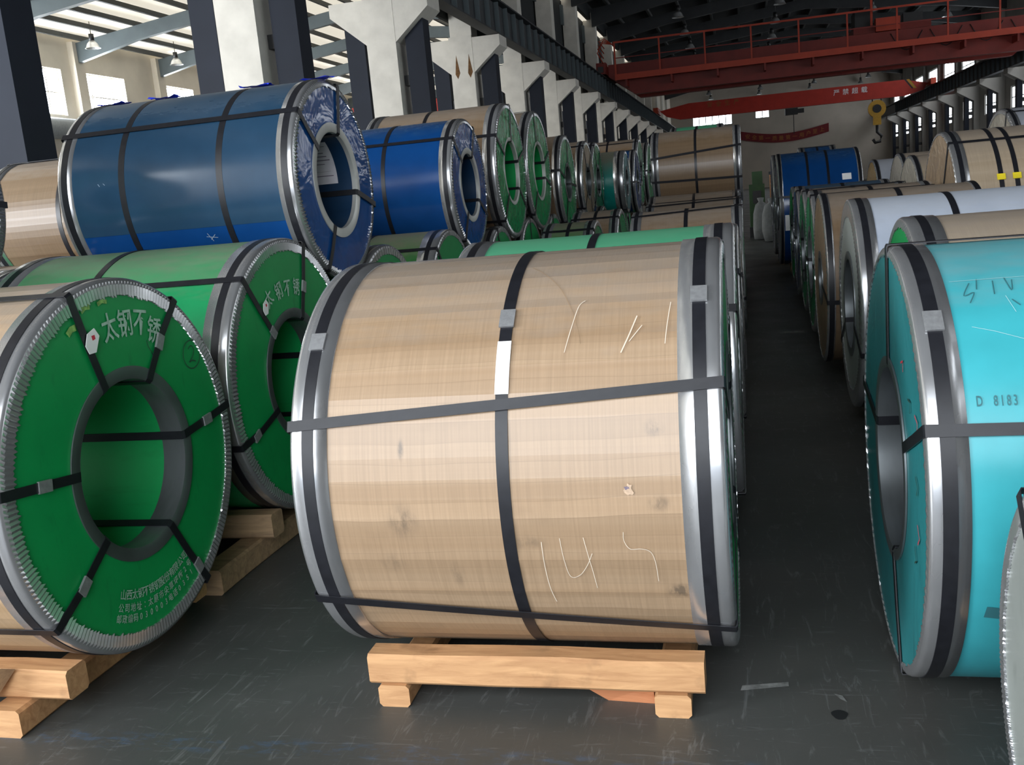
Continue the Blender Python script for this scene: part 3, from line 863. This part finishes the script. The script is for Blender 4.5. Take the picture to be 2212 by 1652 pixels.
# ---- second block to the left, floor layer
GB = 'floor-layer coils of the left stack'
coil('G1', 'green-ended coil at far left foreground with white characters and circled 2', -3.15, -2.0, 2.7365, .739, .617, 'kraft', 'green_face', n=128, teeth=230,
     gw=.10, fl=.062, jag=.004, ri=.285, ring=.04, hoops=(.5,), facet=True,
     eyes=[(108.9, 108.9, 110.3, 110.3), (54.8, 54.8, 62.5, 62.5, ((.435, 1),)), (5.9, 5.9, 4.5, 4.5, ((.447, 1),)), (172.6, 172.6, 172.3, 172.3, ((.446, 1),)),
           (216.4, 216.4, 221.7, 221.7, ((.457, 1),)), (299, 299, 295, 295, ((.524, 1),))])
coil('G2', 'green wrapped coil behind the foreground green-ended coil, under the blue coil', -3.32, -2.05, 4.09, .778, .628, 'green_film', 'green_face', n=128, teeth=220, jag=.004,
     gw=.12, fl=.06, ri=.265, ring=.04, hoops=(.42,), bore='bore_green',
     eyes=[(130.3, 130.3, 132, 132, ((.30, 1),)), (69.7, 69.7, 66.2, 66.2, ((.42, 1),)), (198.6, 198.6, 206, 206, ((.5, 1),)), (300, 300), (10, 10)])
coil('G3', 'green coil whose silver rim peeps out below the right edge of the big blue coil', -3.3, -2.06, 5.43, .70, .585, 'green_film', 'green_face', n=96, group=GB, fl=.06)
coil('G4', 'dusty dark green coil lying between the two blue coils on the floor', -3.4, -2.2, 7.22, .707, .585, 'green_film_dusty', 'green_face', n=96, gw=.14, group=GB, fl=.05, eyes=[(128, 128), (40, 40), (230, 230)])
coil('G5', 'floor coil with bright rim below the second blue coil', -3.4, -2.15, 8.68, .68, .56, 'kraft_dark', 'green_face', group=GB)
coil('G6', 'green-ended floor coil with pointed bright rim below the first upright green-ended coil', -3.4, -2.15, 9.98, .69, .57, 'kraft_dark', 'green_face', group=GB, fl=.05)
coil('G7', 'green-ended floor coil with bright rim below the second upright green-ended coil', -3.4, -2.15, 11.35, .685, .565, 'kraft_dark', 'green_face', group=GB, fl=.05)
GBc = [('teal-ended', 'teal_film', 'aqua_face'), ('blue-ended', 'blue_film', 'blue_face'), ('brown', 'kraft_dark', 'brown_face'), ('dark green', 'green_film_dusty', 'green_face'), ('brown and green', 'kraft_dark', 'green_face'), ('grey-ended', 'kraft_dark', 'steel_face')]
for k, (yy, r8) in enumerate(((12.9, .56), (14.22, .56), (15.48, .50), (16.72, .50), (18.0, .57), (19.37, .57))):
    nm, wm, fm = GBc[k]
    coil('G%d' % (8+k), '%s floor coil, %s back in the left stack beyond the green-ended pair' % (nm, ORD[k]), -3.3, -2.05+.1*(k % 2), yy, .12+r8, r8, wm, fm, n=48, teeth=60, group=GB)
# ---- second layer of that block
GU = 'upper-layer coils of the left stack'
coil('U1', 'large glossy blue coil stacked high at left with paper sheet in its bore', -3.345, -2.05, 4.82, 1.66, .51, 'blue_film', 'blue_face', 'bore_blue', n=128, teeth=170,
     ri=.25, ring=.045, ringm='ring_pale', gw=.085, fl=.04, hoops=(.285, .70), jag=.006, rd=.02,
     eyes=[(139.8, 139.1, 141, 141.6), (74, 74.2, 73, 73), (344.4, 344.4, 345.4, 345.4), (240.4, 240.4, 245, 245)])
coil('U2', 'second blue coil, smaller and further back, stacked beside the big blue coil', -3.38, -2.2, 7.95, 1.62, .54, 'blue_film', 'blue_face', 'bore_blue', n=96, teeth=130,
     ri=.26, ring=.045, ringm='ring_pale', gw=.10, fl=.04, hoops=(.52,), jag=.006, rd=.02, eyes=[(137, 137), (62, 62), (330, 330), (235, 235)], group=GU)
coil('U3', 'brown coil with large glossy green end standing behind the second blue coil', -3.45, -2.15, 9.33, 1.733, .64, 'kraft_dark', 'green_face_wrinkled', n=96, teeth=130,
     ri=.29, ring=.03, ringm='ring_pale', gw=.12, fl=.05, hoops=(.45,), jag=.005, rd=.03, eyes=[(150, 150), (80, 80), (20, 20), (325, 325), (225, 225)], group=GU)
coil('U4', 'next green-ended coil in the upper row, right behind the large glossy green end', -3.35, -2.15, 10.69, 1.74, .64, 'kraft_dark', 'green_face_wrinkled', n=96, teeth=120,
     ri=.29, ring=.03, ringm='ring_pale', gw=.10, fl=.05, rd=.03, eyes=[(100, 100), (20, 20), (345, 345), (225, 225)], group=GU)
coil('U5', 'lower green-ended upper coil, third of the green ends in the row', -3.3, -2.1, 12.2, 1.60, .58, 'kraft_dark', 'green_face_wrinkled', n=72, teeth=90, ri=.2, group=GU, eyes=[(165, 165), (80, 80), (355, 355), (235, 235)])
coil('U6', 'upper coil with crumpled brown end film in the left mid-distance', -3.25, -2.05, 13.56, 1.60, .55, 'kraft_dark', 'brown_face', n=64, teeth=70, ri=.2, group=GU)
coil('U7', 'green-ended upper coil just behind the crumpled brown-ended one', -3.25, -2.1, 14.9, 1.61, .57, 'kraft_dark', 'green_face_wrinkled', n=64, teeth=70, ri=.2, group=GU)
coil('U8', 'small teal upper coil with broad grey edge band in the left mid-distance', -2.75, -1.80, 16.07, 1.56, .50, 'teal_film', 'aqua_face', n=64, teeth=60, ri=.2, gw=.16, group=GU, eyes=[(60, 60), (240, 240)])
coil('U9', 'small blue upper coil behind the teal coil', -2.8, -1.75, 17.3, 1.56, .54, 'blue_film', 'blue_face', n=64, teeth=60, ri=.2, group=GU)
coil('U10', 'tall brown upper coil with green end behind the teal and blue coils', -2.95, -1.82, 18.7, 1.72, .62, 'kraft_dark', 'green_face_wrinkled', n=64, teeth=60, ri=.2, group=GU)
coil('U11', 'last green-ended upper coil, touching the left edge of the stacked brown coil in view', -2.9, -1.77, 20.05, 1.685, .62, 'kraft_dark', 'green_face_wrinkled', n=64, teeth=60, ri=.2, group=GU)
# ---- third block at the far left
GF = 'floor coils of the far-left stack'
for k, (yy, rr) in enumerate(((2.95, .62), (4.25, .62), (5.52, .61), (6.76, .61))):
    coil('F%d' % k, '%s floor coil of the far-left stack, hidden in shadow beyond the green coils' % ORD[k], -4.85, -3.55, yy, .12+rr, rr, 'kraft_dark', 'green_face', n=48, teeth=60, group=GF)
coil('FU1', 'green-ended upper coil cut off by the left edge of the photograph', -4.75, -3.52, 3.6, 1.725, .55, 'kraft_dark', 'green_face', n=96, teeth=200, jag=.005, eyes=[(-5, -5), (95, 95), (200, 200)])
coil('FU2', 'brown coil between the left photo edge and the big blue coil', -5.06, -3.85, 6.14, 1.61, .43, 'kraft_dark', 'green_face', n=96, teeth=90, ri=.2, eyes=[(100, 96), (230, 230), (330, 330)], facet=True)

# ---- right side of the aisle
GC = 'coils along the right edge of the aisle'
coil('C0', 'silver coil at the bottom right corner with saw-edged rim', .515, 1.45, 1.714, .476, .464, 'silver_film', 'steel_face', 'bore_dark', n=128, teeth=260, fl=.055, gw=.12, jag=.0022,
     ri=.2, hoops=(.3, .42, .5), eyes=[(176, 176, 200, 200), (262, 262), (50, 50)])
coil('C1', 'bright turquoise coil with wide silver edge band in the right foreground', .395, 1.62, 2.925, .645, .62, 'aqua_film', 'aqua_face', 'bore_blue', n=128, teeth=140, gw=.092, fl=.03,
     ri=.27, jag=.001, ring=.03, hoops=(.55,), eyes=[(158.3, 158.7, 159, 159), (254, 254, 259, 259), (90, 92), (10, 10)])
coil('C2', 'brown wrapped coil with green end just behind the turquoise coil', .62, 1.8, 4.2, .70, .575, 'kraft_pale', 'green_face', n=96, teeth=120, gw=.12, fl=.045, eyes=[(128, 128), (215, 215), (30, 30)], group=GC)
coil('C3', 'pale blue-white coil with broad steel edge at the right of the aisle', .585, 1.8, 5.9, .71, .60, 'white_film', 'steel_face', 'bore_dark', n=96, teeth=100, gw=.1, fl=.1, jag=.002, hoops=(.42,), eyes=[(200, 200), (330, 330)], group=GC)
coil('C4', 'coil in crumpled brown paper beyond the pale blue-white coil', .53, 1.55, 7.3, .72, .60, 'kraft_dark', 'brown_face', n=72, gw=.05, fl=.03, ri=.15, eyes=[(190, 190)], group=GC)
coil('C5', 'dark green-ended coil next beyond the crumpled brown-paper coil', .55, 1.5, 8.65, .72, .60, 'kraft_dark', 'green_face_wrinkled', n=64, group=GC)
coil('C6', 'bright-rimmed green-ended coil, second beyond the crumpled brown-paper coil', .57, 1.5, 10.0, .715, .595, 'kraft_dark', 'green_face_wrinkled', n=64, group=GC)
coil('C7', 'coil with a strip of blue top along the right of the aisle', .58, 1.55, 11.35, .72, .60, 'blue_film_grey', 'blue_face', n=64, group=GC)
coil('C8', 'last brown coil in front of the tall blue coil right of the aisle', .60, 1.5, 12.7, .71, .59, 'kraft_dark', 'green_face', n=64, group=GC)
coil('C9', 'big blue coil with a white label at the far right side of the aisle', .51, 1.63, 15.0, .95, .80, 'blue_film', 'blue_face', 'bore_blue', n=96, gw=.06, hoops=(.36, .6), eyes=[(166, 168), (60, 60), (290, 290)])
coil('C10', 'blue coil just showing above the big labelled blue coil', .93, 1.5, 17.0, 1.0, .85, 'blue_film', 'blue_face', n=64, group='blue coils behind the labelled blue coil', eyes=[(100, 100)])
coil('C11', 'narrow blue coil showing above the left end of the big labelled blue coil', .5, .84, 16.9, .96, .81, 'blue_film', 'blue_face', n=64, group='blue coils behind the labelled blue coil', eyes=[(100, 100)])
GD = 'large coils in the second file on the right'
coil('D1', 'tall brown coil at upper right with twin black straps and yellow tags', 1.62, 2.85, 8.9, .92, .78, 'kraft_pale', 'brown_face', 'bore_dark', n=96, gw=.1, fl=.03, jag=.002, hoops=(.26, .35), eyes=[(120, 120), (215, 215)])
coil('D2', 'coil bundled in crumpled whitish paper next behind the tall brown coil', 1.62, 2.5, 10.45, .84, .70, 'kraft_pale', 'crumple_face', n=64, gw=.05, fl=.02, ri=.15, group=GD, eyes=[(170, 170)])
coil('D3', 'second coil bundled in crumpled whitish paper, with an ochre band', 1.73, 2.6, 11.95, .86, .72, 'kraft_pale', 'crumple_face', n=64, gw=.05, fl=.02, ri=.15, group=GD, eyes=[(170, 170)])
coil('D4', 'ochre-ended wrapped coil beside the big labelled blue coil', 1.64, 2.5, 13.45, .84, .70, 'silver_film', 'yellow_face', n=64, gw=.05, fl=.03, ri=.15, group=GD, eyes=[(170, 170)])
coil('E1', 'silver-blue coil under crumpled film behind the tall brown coil', 2.95, 4.2, 12.6, 1.06, .92, 'silver_film', 'crumple_face', n=64, gw=.08, eyes=[(110, 110), (200, 200)])

# ---- marks, clips, labels on the foreground coils
c = ALL['A1']; h0, h1, h2 = c['hoops']
clip_on(h0, c['a']+.056, R(135.6), c['r']+.003, c['zc'], .044, .055)
clip_on(h1, c['b']-.056, R(127), c['r']+.003, c['zc'], .044, .055)
clip_on(h2, c['a']+1.18*.515, R(131.2), c['r']-.001, c['zc'], .042, .06)
revx('barcode_label', [(c['a']+1.18*.515-.019, c['r']), (c['a']+1.18*.515-.019, c['r']+.0012), (c['a']+1.18*.515+.019, c['r']+.0012), (c['a']+1.18*.515+.019, c['r'])], 8, 'label_white', c['e'], c['zc'], True, True, None, 138.3, 152.6)
for pts, w in (([(-0.551, 189.7), (-0.551, 196.4), (-0.547, 204.1), (-0.538, 209.4)], .0035),
               ([(-0.501, 188.7), (-0.496, 195.0), (-0.485, 200.1), (-0.459, 199.6), (-0.435, 196.4), (-0.419, 193.0)], .003),
               ([(-0.438, 188.5), (-0.43, 193.7), (-0.423, 198.6), (-0.418, 204.0)], .003),
               ([(-0.332, 187.1), (-0.332, 189.5), (-0.318, 191.7), (-0.289, 191.7), (-0.266, 192.6), (-0.256, 195.7), (-0.253, 201.5)], .003),
               ([(-0.425, 126.4), (-0.441, 128.2), (-0.455, 134.3), (-0.472, 142.3)], .004),
               ([(-0.282, 132.6), (-0.301, 138.1), (-0.322, 143.1)], .006),
               ([(-0.268, 135.6), (-0.301, 140.1)], .004),
               ([(-0.194, 128.7), (-0.203, 136.0), (-0.208, 141.2)], .004)):
    ribbon_cyl('A1', smooth_pts(pts, 6), w*.6, 'chalk', 'chalk_mark', .0024)
ribbon_cyl('A1', smooth_pts([(-.60, 109), (-.56, 113), (-.50, 121), (-.455, 131), (-.43, 140)], 8), .0016, 'kraft_stain', 'crease_line', .0022)
def blot(key, x, a, w, h, m, name, seed):
    c = ALL[key]; rn = random.Random(seed); n = 14; v = []; rr = c['r']-.004+.0022
    for k in range(n):
        t = 2*math.pi*k/n; q = rn.uniform(.45, 1)
        aa = R(a)+h*q*math.sin(t)/c['r']; v.append((x-c['xm']+w*q*math.cos(t), rr*math.cos(aa), c['zc']+rr*math.sin(aa)))
    mk(name, v, [tuple(range(n))], m, c['e'])
blot('A1', -.31, 176.5, .016, .02, 'chalk_tear', 'torn_patch', 1)
blot('A1', -.315, 176.0, .009, .006, 'ink_purple', 'ink_spot', 40)

# G1 end-face print
up = []
for ch, rr, dg, tilt in (('太', .462, 93.1, 6), ('钢', .466, 83.2, -2), ('不', .476, 73.0, -10), ('锈', .465, 63.2, -20)):
    up.append((ch, rr, dg, .098, tilt, .82))
face_text('G1', up, 'maker_lettering', 'white_print')
low = []
def arc_text(key, s, rr, d0, d1, size, sx=.9):
    n = len(s); out = []
    for i, ch in enumerate(s):
        d = d0+(d1-d0)*i/(n-1); out.append((ch, rr, d, size, d+90, sx))
    return out
low += arc_text('G1', '山西太钢不锈钢股份有限公司', .432, -115, -66.5, .036)
low += arc_text('G1', '公司地址：太原市尖草坪街2号', .474, -115.5, -66, .031)
low += arc_text('G1', '邮政编码030003电话0351', .509, -116, -67, .030)
face_text('G1', low, 'small_print', 'white_print')
circ = [(.509, 35.3)]
cx_, cz_ = .509*math.cos(R(35.3)), .509*math.sin(R(35.3))
pts = []
for k in range(25):
    a = 2*math.pi*k/24; yy = cx_+.055*math.cos(a); zz = cz_+.052*math.sin(a)
    pts.append((math.hypot(yy, zz), math.degrees(math.atan2(zz, yy))))
face_ribbon('G1', pts, .0035, 'ink', 'pen_mark')
pts = []
for (u, w_) in smooth_pts([(-.018, .022), (.004, .032), (.018, .016), (.006, -.008), (-.02, -.026), (.0, -.022), (.022, -.030)], 5):
    yy, zz = cx_+u, cz_+w_; pts.append((math.hypot(yy, zz), math.degrees(math.atan2(zz, yy))))
face_ribbon('G1', pts, .0035, 'ink', 'pen_mark')
face_ribbon('G1', smooth_pts([(.42, 68), (.40, 66), (.375, 60.5), (.36, 57)], 5), .003, 'ink', 'pen_mark')
# paper tag with red print on the first strap of G1
def tag_on_face(key, rr, deg, w, h, tilt, lift=.012):
    c = Vector(face_polar(key, rr, deg, 1, lift)); t = R(tilt); vv = []
    shape = [(-w/2, -h*.35), (-.1*w, -h*.55), (w*.5, -h*.05), (w*.42, h*.45), (-.1*w, h*.5), (-w*.5, h*.1)]
    for dx in (0, .002):
        for a, b in shape: vv.append((c.x+dx, c.y+a*math.cos(t)-b*math.sin(t), c.z+a*math.sin(t)+b*math.cos(t)))
    n = 6; f = [tuple(range(n-1, -1, -1)), tuple(range(n, 2*n))]+[(i, (i+1) % n, n+(i+1) % n, n+i) for i in range(n)]
    o = mk('paper_tag', vv, f, 'label_white', ALL[key]['e'])
    q = [(c.x+.0026, c.y+a*math.cos(t)-b*math.sin(t), c.z+a*math.sin(t)+b*math.cos(t)) for a, b in ((.0*w, .05*h), (.2*w, .0), (.25*w, .2*h), (.05*w, .28*h))]
    mk('red_print', q, [(0, 1, 2, 3)], 'red_print', o)
tag_on_face('G1', .452, 107, .075, .065, 25)
for rr, dg, w in ((.555, 106, .028), (.52, 116, .02), (.545, 97, .014)):
    face_ribbon('G1', [(rr, dg), (rr+.006, dg-2.5), (rr, dg-5)], w, 'smear_lime', 'paint_smear')
up = [(ch, rr, dg, .085, t_, .85) for ch, rr, dg, t_ in (('太', .42, 117, 32), ('钢', .405, 103, 16), ('不', .40, 90, 0), ('锈', .405, 77, -12))]
face_text('G2', up, 'maker_lettering', 'white_print')
tag_on_face('G2', .42, 126, .06, .055, 35)
# pleat-edge blue marks, blue coil extras
c = ALL['U1']; r = c['r']; zc = c['zc']
revx('film_overlap', [(c['a']+.07, r-.0035), (c['a']+.07, r-.002), (c['b']-.07, r-.002), (c['b']-.07, r-.0035)], 48, 'blue_film_grey', c['e'], zc, True, True, None, 20, 200.5)
for x in (c['a']+.05, c['a']+1.295*.285, c['a']+1.295*.70, c['b']-.045):
    v = []; f = []
    n = 7
    for i in range(n):
        for j in range(n):
            u = -.075+.15*i/(n-1); w = -.05+.1*j/(n-1)
            if u > 0: u *= 1.15
            v.append((x+u, w, zc+r+.004+random.uniform(.0, .014)*(1 if abs(u) > .03 else .3)))
    for i in range(n-1):
        for j in range(n-1): f.append((i*n+j, (i+1)*n+j, (i+1)*n+j+1, i*n+j+1))
    mk('protective_film_scrap', v, f, 'tape_blue', c['e'])
# the paper sheet stuck inside the blue bore
xm = c['xm']
ps = revx('paper_sheet', [(-2.40-xm, .248), (-2.15-xm, .248), (-2.15-xm, .2465), (-2.40-xm, .2465)], 10, 'paper', c['e'], zc, True, True, None, -1.5, 58)
for k in range(9):
    a = 8+5.2*k
    revx('handwriting_line', [(-2.33-xm+.01*(k % 3), .2462), (-2.17-xm-.012*(k % 4), .2462)], 1, 'ink_purple', ps, zc, False, False, None, a, a+1.2)
c = ALL['U1']
for pts in ([(-3.11, 171), (-3.1, 172.5)], [(-3.08, 171), (-3.07, 172)], [(-2.57, 204), (-2.55, 209)], [(-2.56, 208), (-2.53, 205)], [(-2.58, 206), (-2.52, 207)]):
    ribbon_cyl('U1', pts, .003, 'pen_pale', 'scratch_mark', .004)
# turquoise coil marks
c = ALL['C1']
clip_on(c['hoops'][0], c['a']+.046, R(131.9), c['r']+.003, c['zc'], .044, .06)
def cyl_text(key, s, m, name):
    c = ALL[key]; v, f = [], []
    for ch, x, deg, size, sx in s:
        gv, gf, w = glyph(ch); o = len(v)
        for p in gv:
            a = R(deg) - p[1]*size/c['r']; rr = c['r']-.004+.0025
            v.append((x-c['xm']+p[0]*size*sx, rr*math.cos(a), c['zc']+rr*math.sin(a)))
        f += [tuple(i+o for i in q) for q in gf]
    return mk(name, v, f, m, c['e'])
cyl_text('C1', [('D', .518, 151.9, .036, .55), ('8', .553, 151.9, .036, .55), ('1', .567, 151.9, .036, .55), ('8', .581, 151.9, .036, .55), ('3', .595, 151.9, .036, .55)], 'ink_grey', 'pen_number')
for pts in ([(.545, 119.5), (.525, 124), (.55, 123), (.535, 126.5)], [(.565, 118), (.558, 122)], [(.60, 119), (.595, 124)], [(.628, 118), (.636, 123), (.644, 119)], [(.63, 126), (.645, 128)]):
    ribbon_cyl('C1', smooth_pts(pts, 4), .0028, 'ink_grey', 'pen_mark')
for pts in ([(.618, 124.7), (.631, 130.0)], [(.526, 133.7), (.575, 135.2), (.633, 137.5), (.7, 140)], [(.50, 118.5), (.60, 118.2), (.7, 118)]):
    ribbon_cyl('C1', pts, .0014, 'scratch', 'scratch_mark')
ribbon_cyl('C1', [(.525, 201), (.60, 202)], .035, 'ink_grey', 'smudge_mark')
for k, (rr, dg) in enumerate(((.40, 125), (.42, 143), (.5, 152), (.45, 170), (.47, 185), (.44, 195))):
    face_ribbon('C1', [(rr, dg), (rr+.03, dg+3), (rr+.01, dg+6)], .006, 'red_print' if k % 2 == 0 else 'ink', 'pen_mark', -1)
# white label on the far blue coil, yellow tags on the tall brown one
c = ALL['C9']
revx('white_label', [(1.36-c['xm'], c['r']-.002), (1.36-c['xm'], c['r']+.001), (1.48-c['xm'], c['r']+.001), (1.48-c['xm'], c['r']-.002)], 4, 'label_white', c['e'], c['zc'], True, True, None, 146, 153)
revx('white_label', [(.58-c['xm'], c['r']-.002), (.58-c['xm'], c['r']+.001), (.70-c['xm'], c['r']+.001), (.70-c['xm'], c['r']-.002)], 4, 'label_white', c['e'], c['zc'], True, True, None, 184, 200)
c = ALL['D1']
for u in (.26, .35):
    clip_on(c['hoops'][2], c['a']+1.23*u, R(150), c['r']-.001, c['zc'], .06, .05, 'yellow_tag')

# ------------------------------------------------------------------ timbers under the coils
def timber(name, x0, x1, y0, y1, z0, z1, m, parent, jit=.006, seed=0, cham=.01):
    rn = random.Random(seed)
    ch = min(cham, (x1-x0)*.2, (y1-y0)*.2, (z1-z0)*.2)
    long_x = (x1-x0) > (y1-y0); ns = 6
    v, f = [], []
    for i in range(ns):
        u = i/(ns-1)
        if long_x: p0, p1, q0, q1 = y0, y1, z0, z1
        else: p0, p1, q0, q1 = x0, x1, z0, z1
        j = [rn.uniform(-jit, jit)*(1 if 0 < 1 else 0) for _ in range(4)]
        p0 += abs(j[0]); p1 -= abs(j[1]); q1 -= abs(j[3])
        sec = [(p0+ch, q0), (p1-ch, q0), (p1, q0+ch), (p1, q1-ch), (p1-ch, q1), (p0+ch, q1), (p0, q1-ch), (p0, q0+ch)]
        for a, b in sec:
            v.append((x0+(x1-x0)*u, a, b) if long_x else (a, y0+(y1-y0)*u, b))
    for i in range(ns-1):
        for k in range(8):
            l = (k+1) % 8; q = (i*8+k, (i+1)*8+k, (i+1)*8+l, i*8+l); f.append(q[::-1] if long_x else q)
    a, b = tuple(range(8)), tuple(range((ns-1)*8, ns*8))
    f += [a, b[::-1]] if not long_x else [a[::-1], b]
    return mk(name, v, f, m, parent)
def cradle(key, label, y, z, r, x0, x1, m='wood_old', rt=.09, bh=.10, bw=.10, rx=None, front=None, group='timber cradles under floor coils', runy=None):
    e = empty('timber_cradle', ((x0+x1)/2, y, 0), label, 'timber cradle', group)
    xm = (x0+x1)/2; top = rt+bh
    # inner top edge of a beam touches the coil
    if front is None:
        dy = math.sqrt(max(.01, (r+.004)**2-(z-top)**2))
    else: dy = y-front-bw
    timber('beam', x0-xm, x1-xm, -dy-bw, -dy, rt, top, m, e, seed=hash(key) % 99)
    timber('beam', x0-xm, x1-xm, dy, dy+bw, rt, top, m, e, seed=hash(key) % 97)
    ry = runy or (-dy-bw-.02, dy+bw+.02)
    for q in (rx or ((x0+.05, x0+.16), (x1-.16, x1-.05))):
        timber('runner', q[0]-xm, q[1]-xm, ry[0], ry[1], 0, rt, m, e, seed=3)
    return e
ca = cradle('A1', 'pale new timber cradle under the central brown coil', 2.965, .705, .62, -1.17, -.158, 'wood', .072, .10, .098, ((-1.148, -1.045), (-.305, -.198)), 2.535, None, (-.43, .45))
# broken chunk of orange wood beside the right runner
v = [(-.14, -.30, 0.0), (.0, -.31, 0.0), (.0, -.12, 0), (-.12, -.1, 0), (-.22, -.33, .068), (.0, -.33, .068), (.0, -.12, .068), (-.18, -.1, .068)]
ck = mk('wood_chunk', [(a-.31, b+2.92, c_) for a, b, c_ in v], BF, 'wood_orange'); tag(ck, 'split orange wood chunk wedged beside the right block under the central brown coil', 'wood block')
cradle('G1', 'rough timber cradle under the green-ended coil at far left', 2.7365, .739, .617, -3.1, -2.08, 'wood', .093, .10, .10, ((-2.9, -2.78), (-2.335, -2.215)), 2.33, None, (-.47, .45))
# leaning offcut on that cradle's runner
v = [(-2.40, 2.30, .094), (-2.33, 2.29, .094), (-2.25, 2.325, .20), (-2.32, 2.325, .20), (-2.40, 2.25, .125), (-2.33, 2.24, .125), (-2.26, 2.28, .225), (-2.33, 2.28, .225)]
ck = mk('timber_offcut', [(a, b, c_) for a, b, c_ in v], BF, 'wood_old'); tag(ck, 'short grey timber offcut leaning on the left cradle beam', 'wood block')
cradle('G2', 'timber cradle with orange block end under the second green coil', 4.09, .778, .628, -3.25, -2.07, 'wood_old', .11, .11, .11, ((-3.1, -2.98), (-2.25, -2.13)), None, None, (-.76, .5))
GT = 'timber cradles under floor coils'
SUP = [('A2', .2), ('A3', .2), ('A4', .2), ('A5', .2), ('A6', .2), ('A7', .2), ('A8', .2), ('A9', .2), ('M1', .1), ('M2', .1), ('G3', .2), ('G4', .2), ('G5', .2), ('G6', .2), ('G7', .2),
       ('G8', .2), ('G9', .2), ('G10', .2), ('G11', .2), ('G12', .2), ('G13', .2), ('F0', .2), ('F1', .2), ('F2', .2), ('F3', .2), ('C2', .2), ('C3', .2), ('C4', .2), ('C5', .2), ('C6', .2),
       ('C7', .2), ('C8', .2), ('C9', .15), ('C10', .1), ('C11', .08), ('D1', .2), ('D2', .2), ('D3', .2), ('D4', .2), ('E1', .2)]
for k, ins in SUP:
    c = ALL[k]; e = c['e']; x0 = c['xm']+c['a']+ins; x1 = c['xm']+c['b']-ins; zb = e.location.z
    rt = zb*.6; bh = zb*.75
    cradle(k, 'timber cradle under the ' + ' '.join(e['label'].split()[:12]), e.location.y, zb+c['r'], c['r'], x0, x1, 'wood_old', rt, bh, .09, ((x0+.01, x0+.06), (x1-.06, x1-.01)))
for k in ('C0', 'C1'):
    c = ALL[k]; e = c['e']; r = c['r']; zc = r+e.location.z
    for s, nm in ((-1, 'near'), (1, 'far')):
        # wedge chock under the flank of the coil
        h = .09; dy = math.sqrt((r+.003)**2-(zc-h)**2)
        pl = [(0, 0), (s*.2, 0), (s*.2, h+.03), (s*.02, h)] if s > 0 else [(-.2, 0), (0, 0), (-.02, h), (-.2, h+.03)]
        yb = e.location.y+s*(dy+.02)
        o = prism('wood_chock', [(yb+a, b) for a, b in pl], c['xm']+c['a']+.5, c['xm']+c['a']+.7, 'wood_old', None, 'x')
        tag(o, '%s dark wooden wedge chocking the %s' % (nm, 'turquoise coil' if k == 'C1' else 'silver corner coil'), 'wood block')

# ------------------------------------------------------------------ clutter at the end of the aisle
e = empty('green_machine', (.36, 24.5, 0), 'small bright green machine at the far end of the aisle', 'machine')
boxes('body', [(-.18, .18, -.3, .3, .25, 1.25)], 'machine_green', e); boxes('hood', [(-.10, .14, -.2, .2, 1.25, 1.55)], 'machine_green', e)
boxes('base', [(-.2, .2, -.35, .35, 0, .25)], 'black_paint', e); boxes('panel', [(-.1, .1, -.32, -.3, .8, 1.1)], 'black_paint', e)
e = empty('orange_crate', (.86, 24.0, 0), 'orange-brown crate at the end of the aisle beside the blue coils', 'crate')
boxes('box_body', [(-.2, .2, -.3, .3, .85, 1.45)], 'crate_orange', e); boxes('lid', [(-.22, .22, -.32, .32, 1.45, 1.52)], 'black_paint', e); boxes('stand', [(-.2, -.14, -.3, .3, 0, .85), (.14, .2, -.3, .3, 0, .85)], 'black_paint', e)
def sack(x, y, lab):
    v, f = [], []; rn = random.Random(int(y*10)); n = 12
    prof = [(.0, 0), (.17, .02), (.2, .25), (.19, .6), (.13, .8), (.05, .86), (.08, .95), (0, .96)]
    for r_, z_ in prof:
        for k in range(n):
            q = r_*(1+rn.uniform(-.1, .1)); a = 2*math.pi*k/n; v.append((x+q*math.cos(a), y+q*math.sin(a), z_))
    f = [(i*n+k, i*n+(k+1) % n, (i+1)*n+(k+1) % n, (i+1)*n+k) for i in range(len(prof)-1) for k in range(n)]
    tag(mk('white_sack', v, f, 'sack_white', None, True), lab, 'sack', 'white sacks at the aisle end')
sack(.62, 22.3, 'tied white sack standing at the far end of the aisle'); sack(.42, 23.2, 'white sack half hidden by the green machine')

# ------------------------------------------------------------------ paint marks on the floor
def patch(name, pts, m, label):
    o = mk(name, [(x, y, .0015) for x, y in pts], [tuple(range(len(pts)))], m); tag(o, label, 'floor mark'); return o
patch('white_floor_dash', [(-.065, 2.70), (.075, 2.735), (.075, 2.76), (-.06, 2.73)], 'floor_white', 'short pale dash on the floor between the central and turquoise coils')
patch('white_floor_dash', [(.30, 9.36), (.52, 9.33), (.52, 9.48), (.30, 9.48)], 'floor_white', 'pale dash on the aisle floor far ahead')
patch('paper_scrap', [(.20, 2.70), (.215, 2.67), (.232, 2.655), (.222, 2.69)], 'floor_white', 'tiny pale scrap on the floor left of the turquoise coil')
patch('oil_spot', [(.205+.022*math.cos(a)*(1+.15*math.sin(3*a)), 2.585+.026*math.sin(a)) for a in [2*math.pi*k/14 for k in range(14)]], 'black_paint', 'small dark oil spot on the floor left of the turquoise coil')
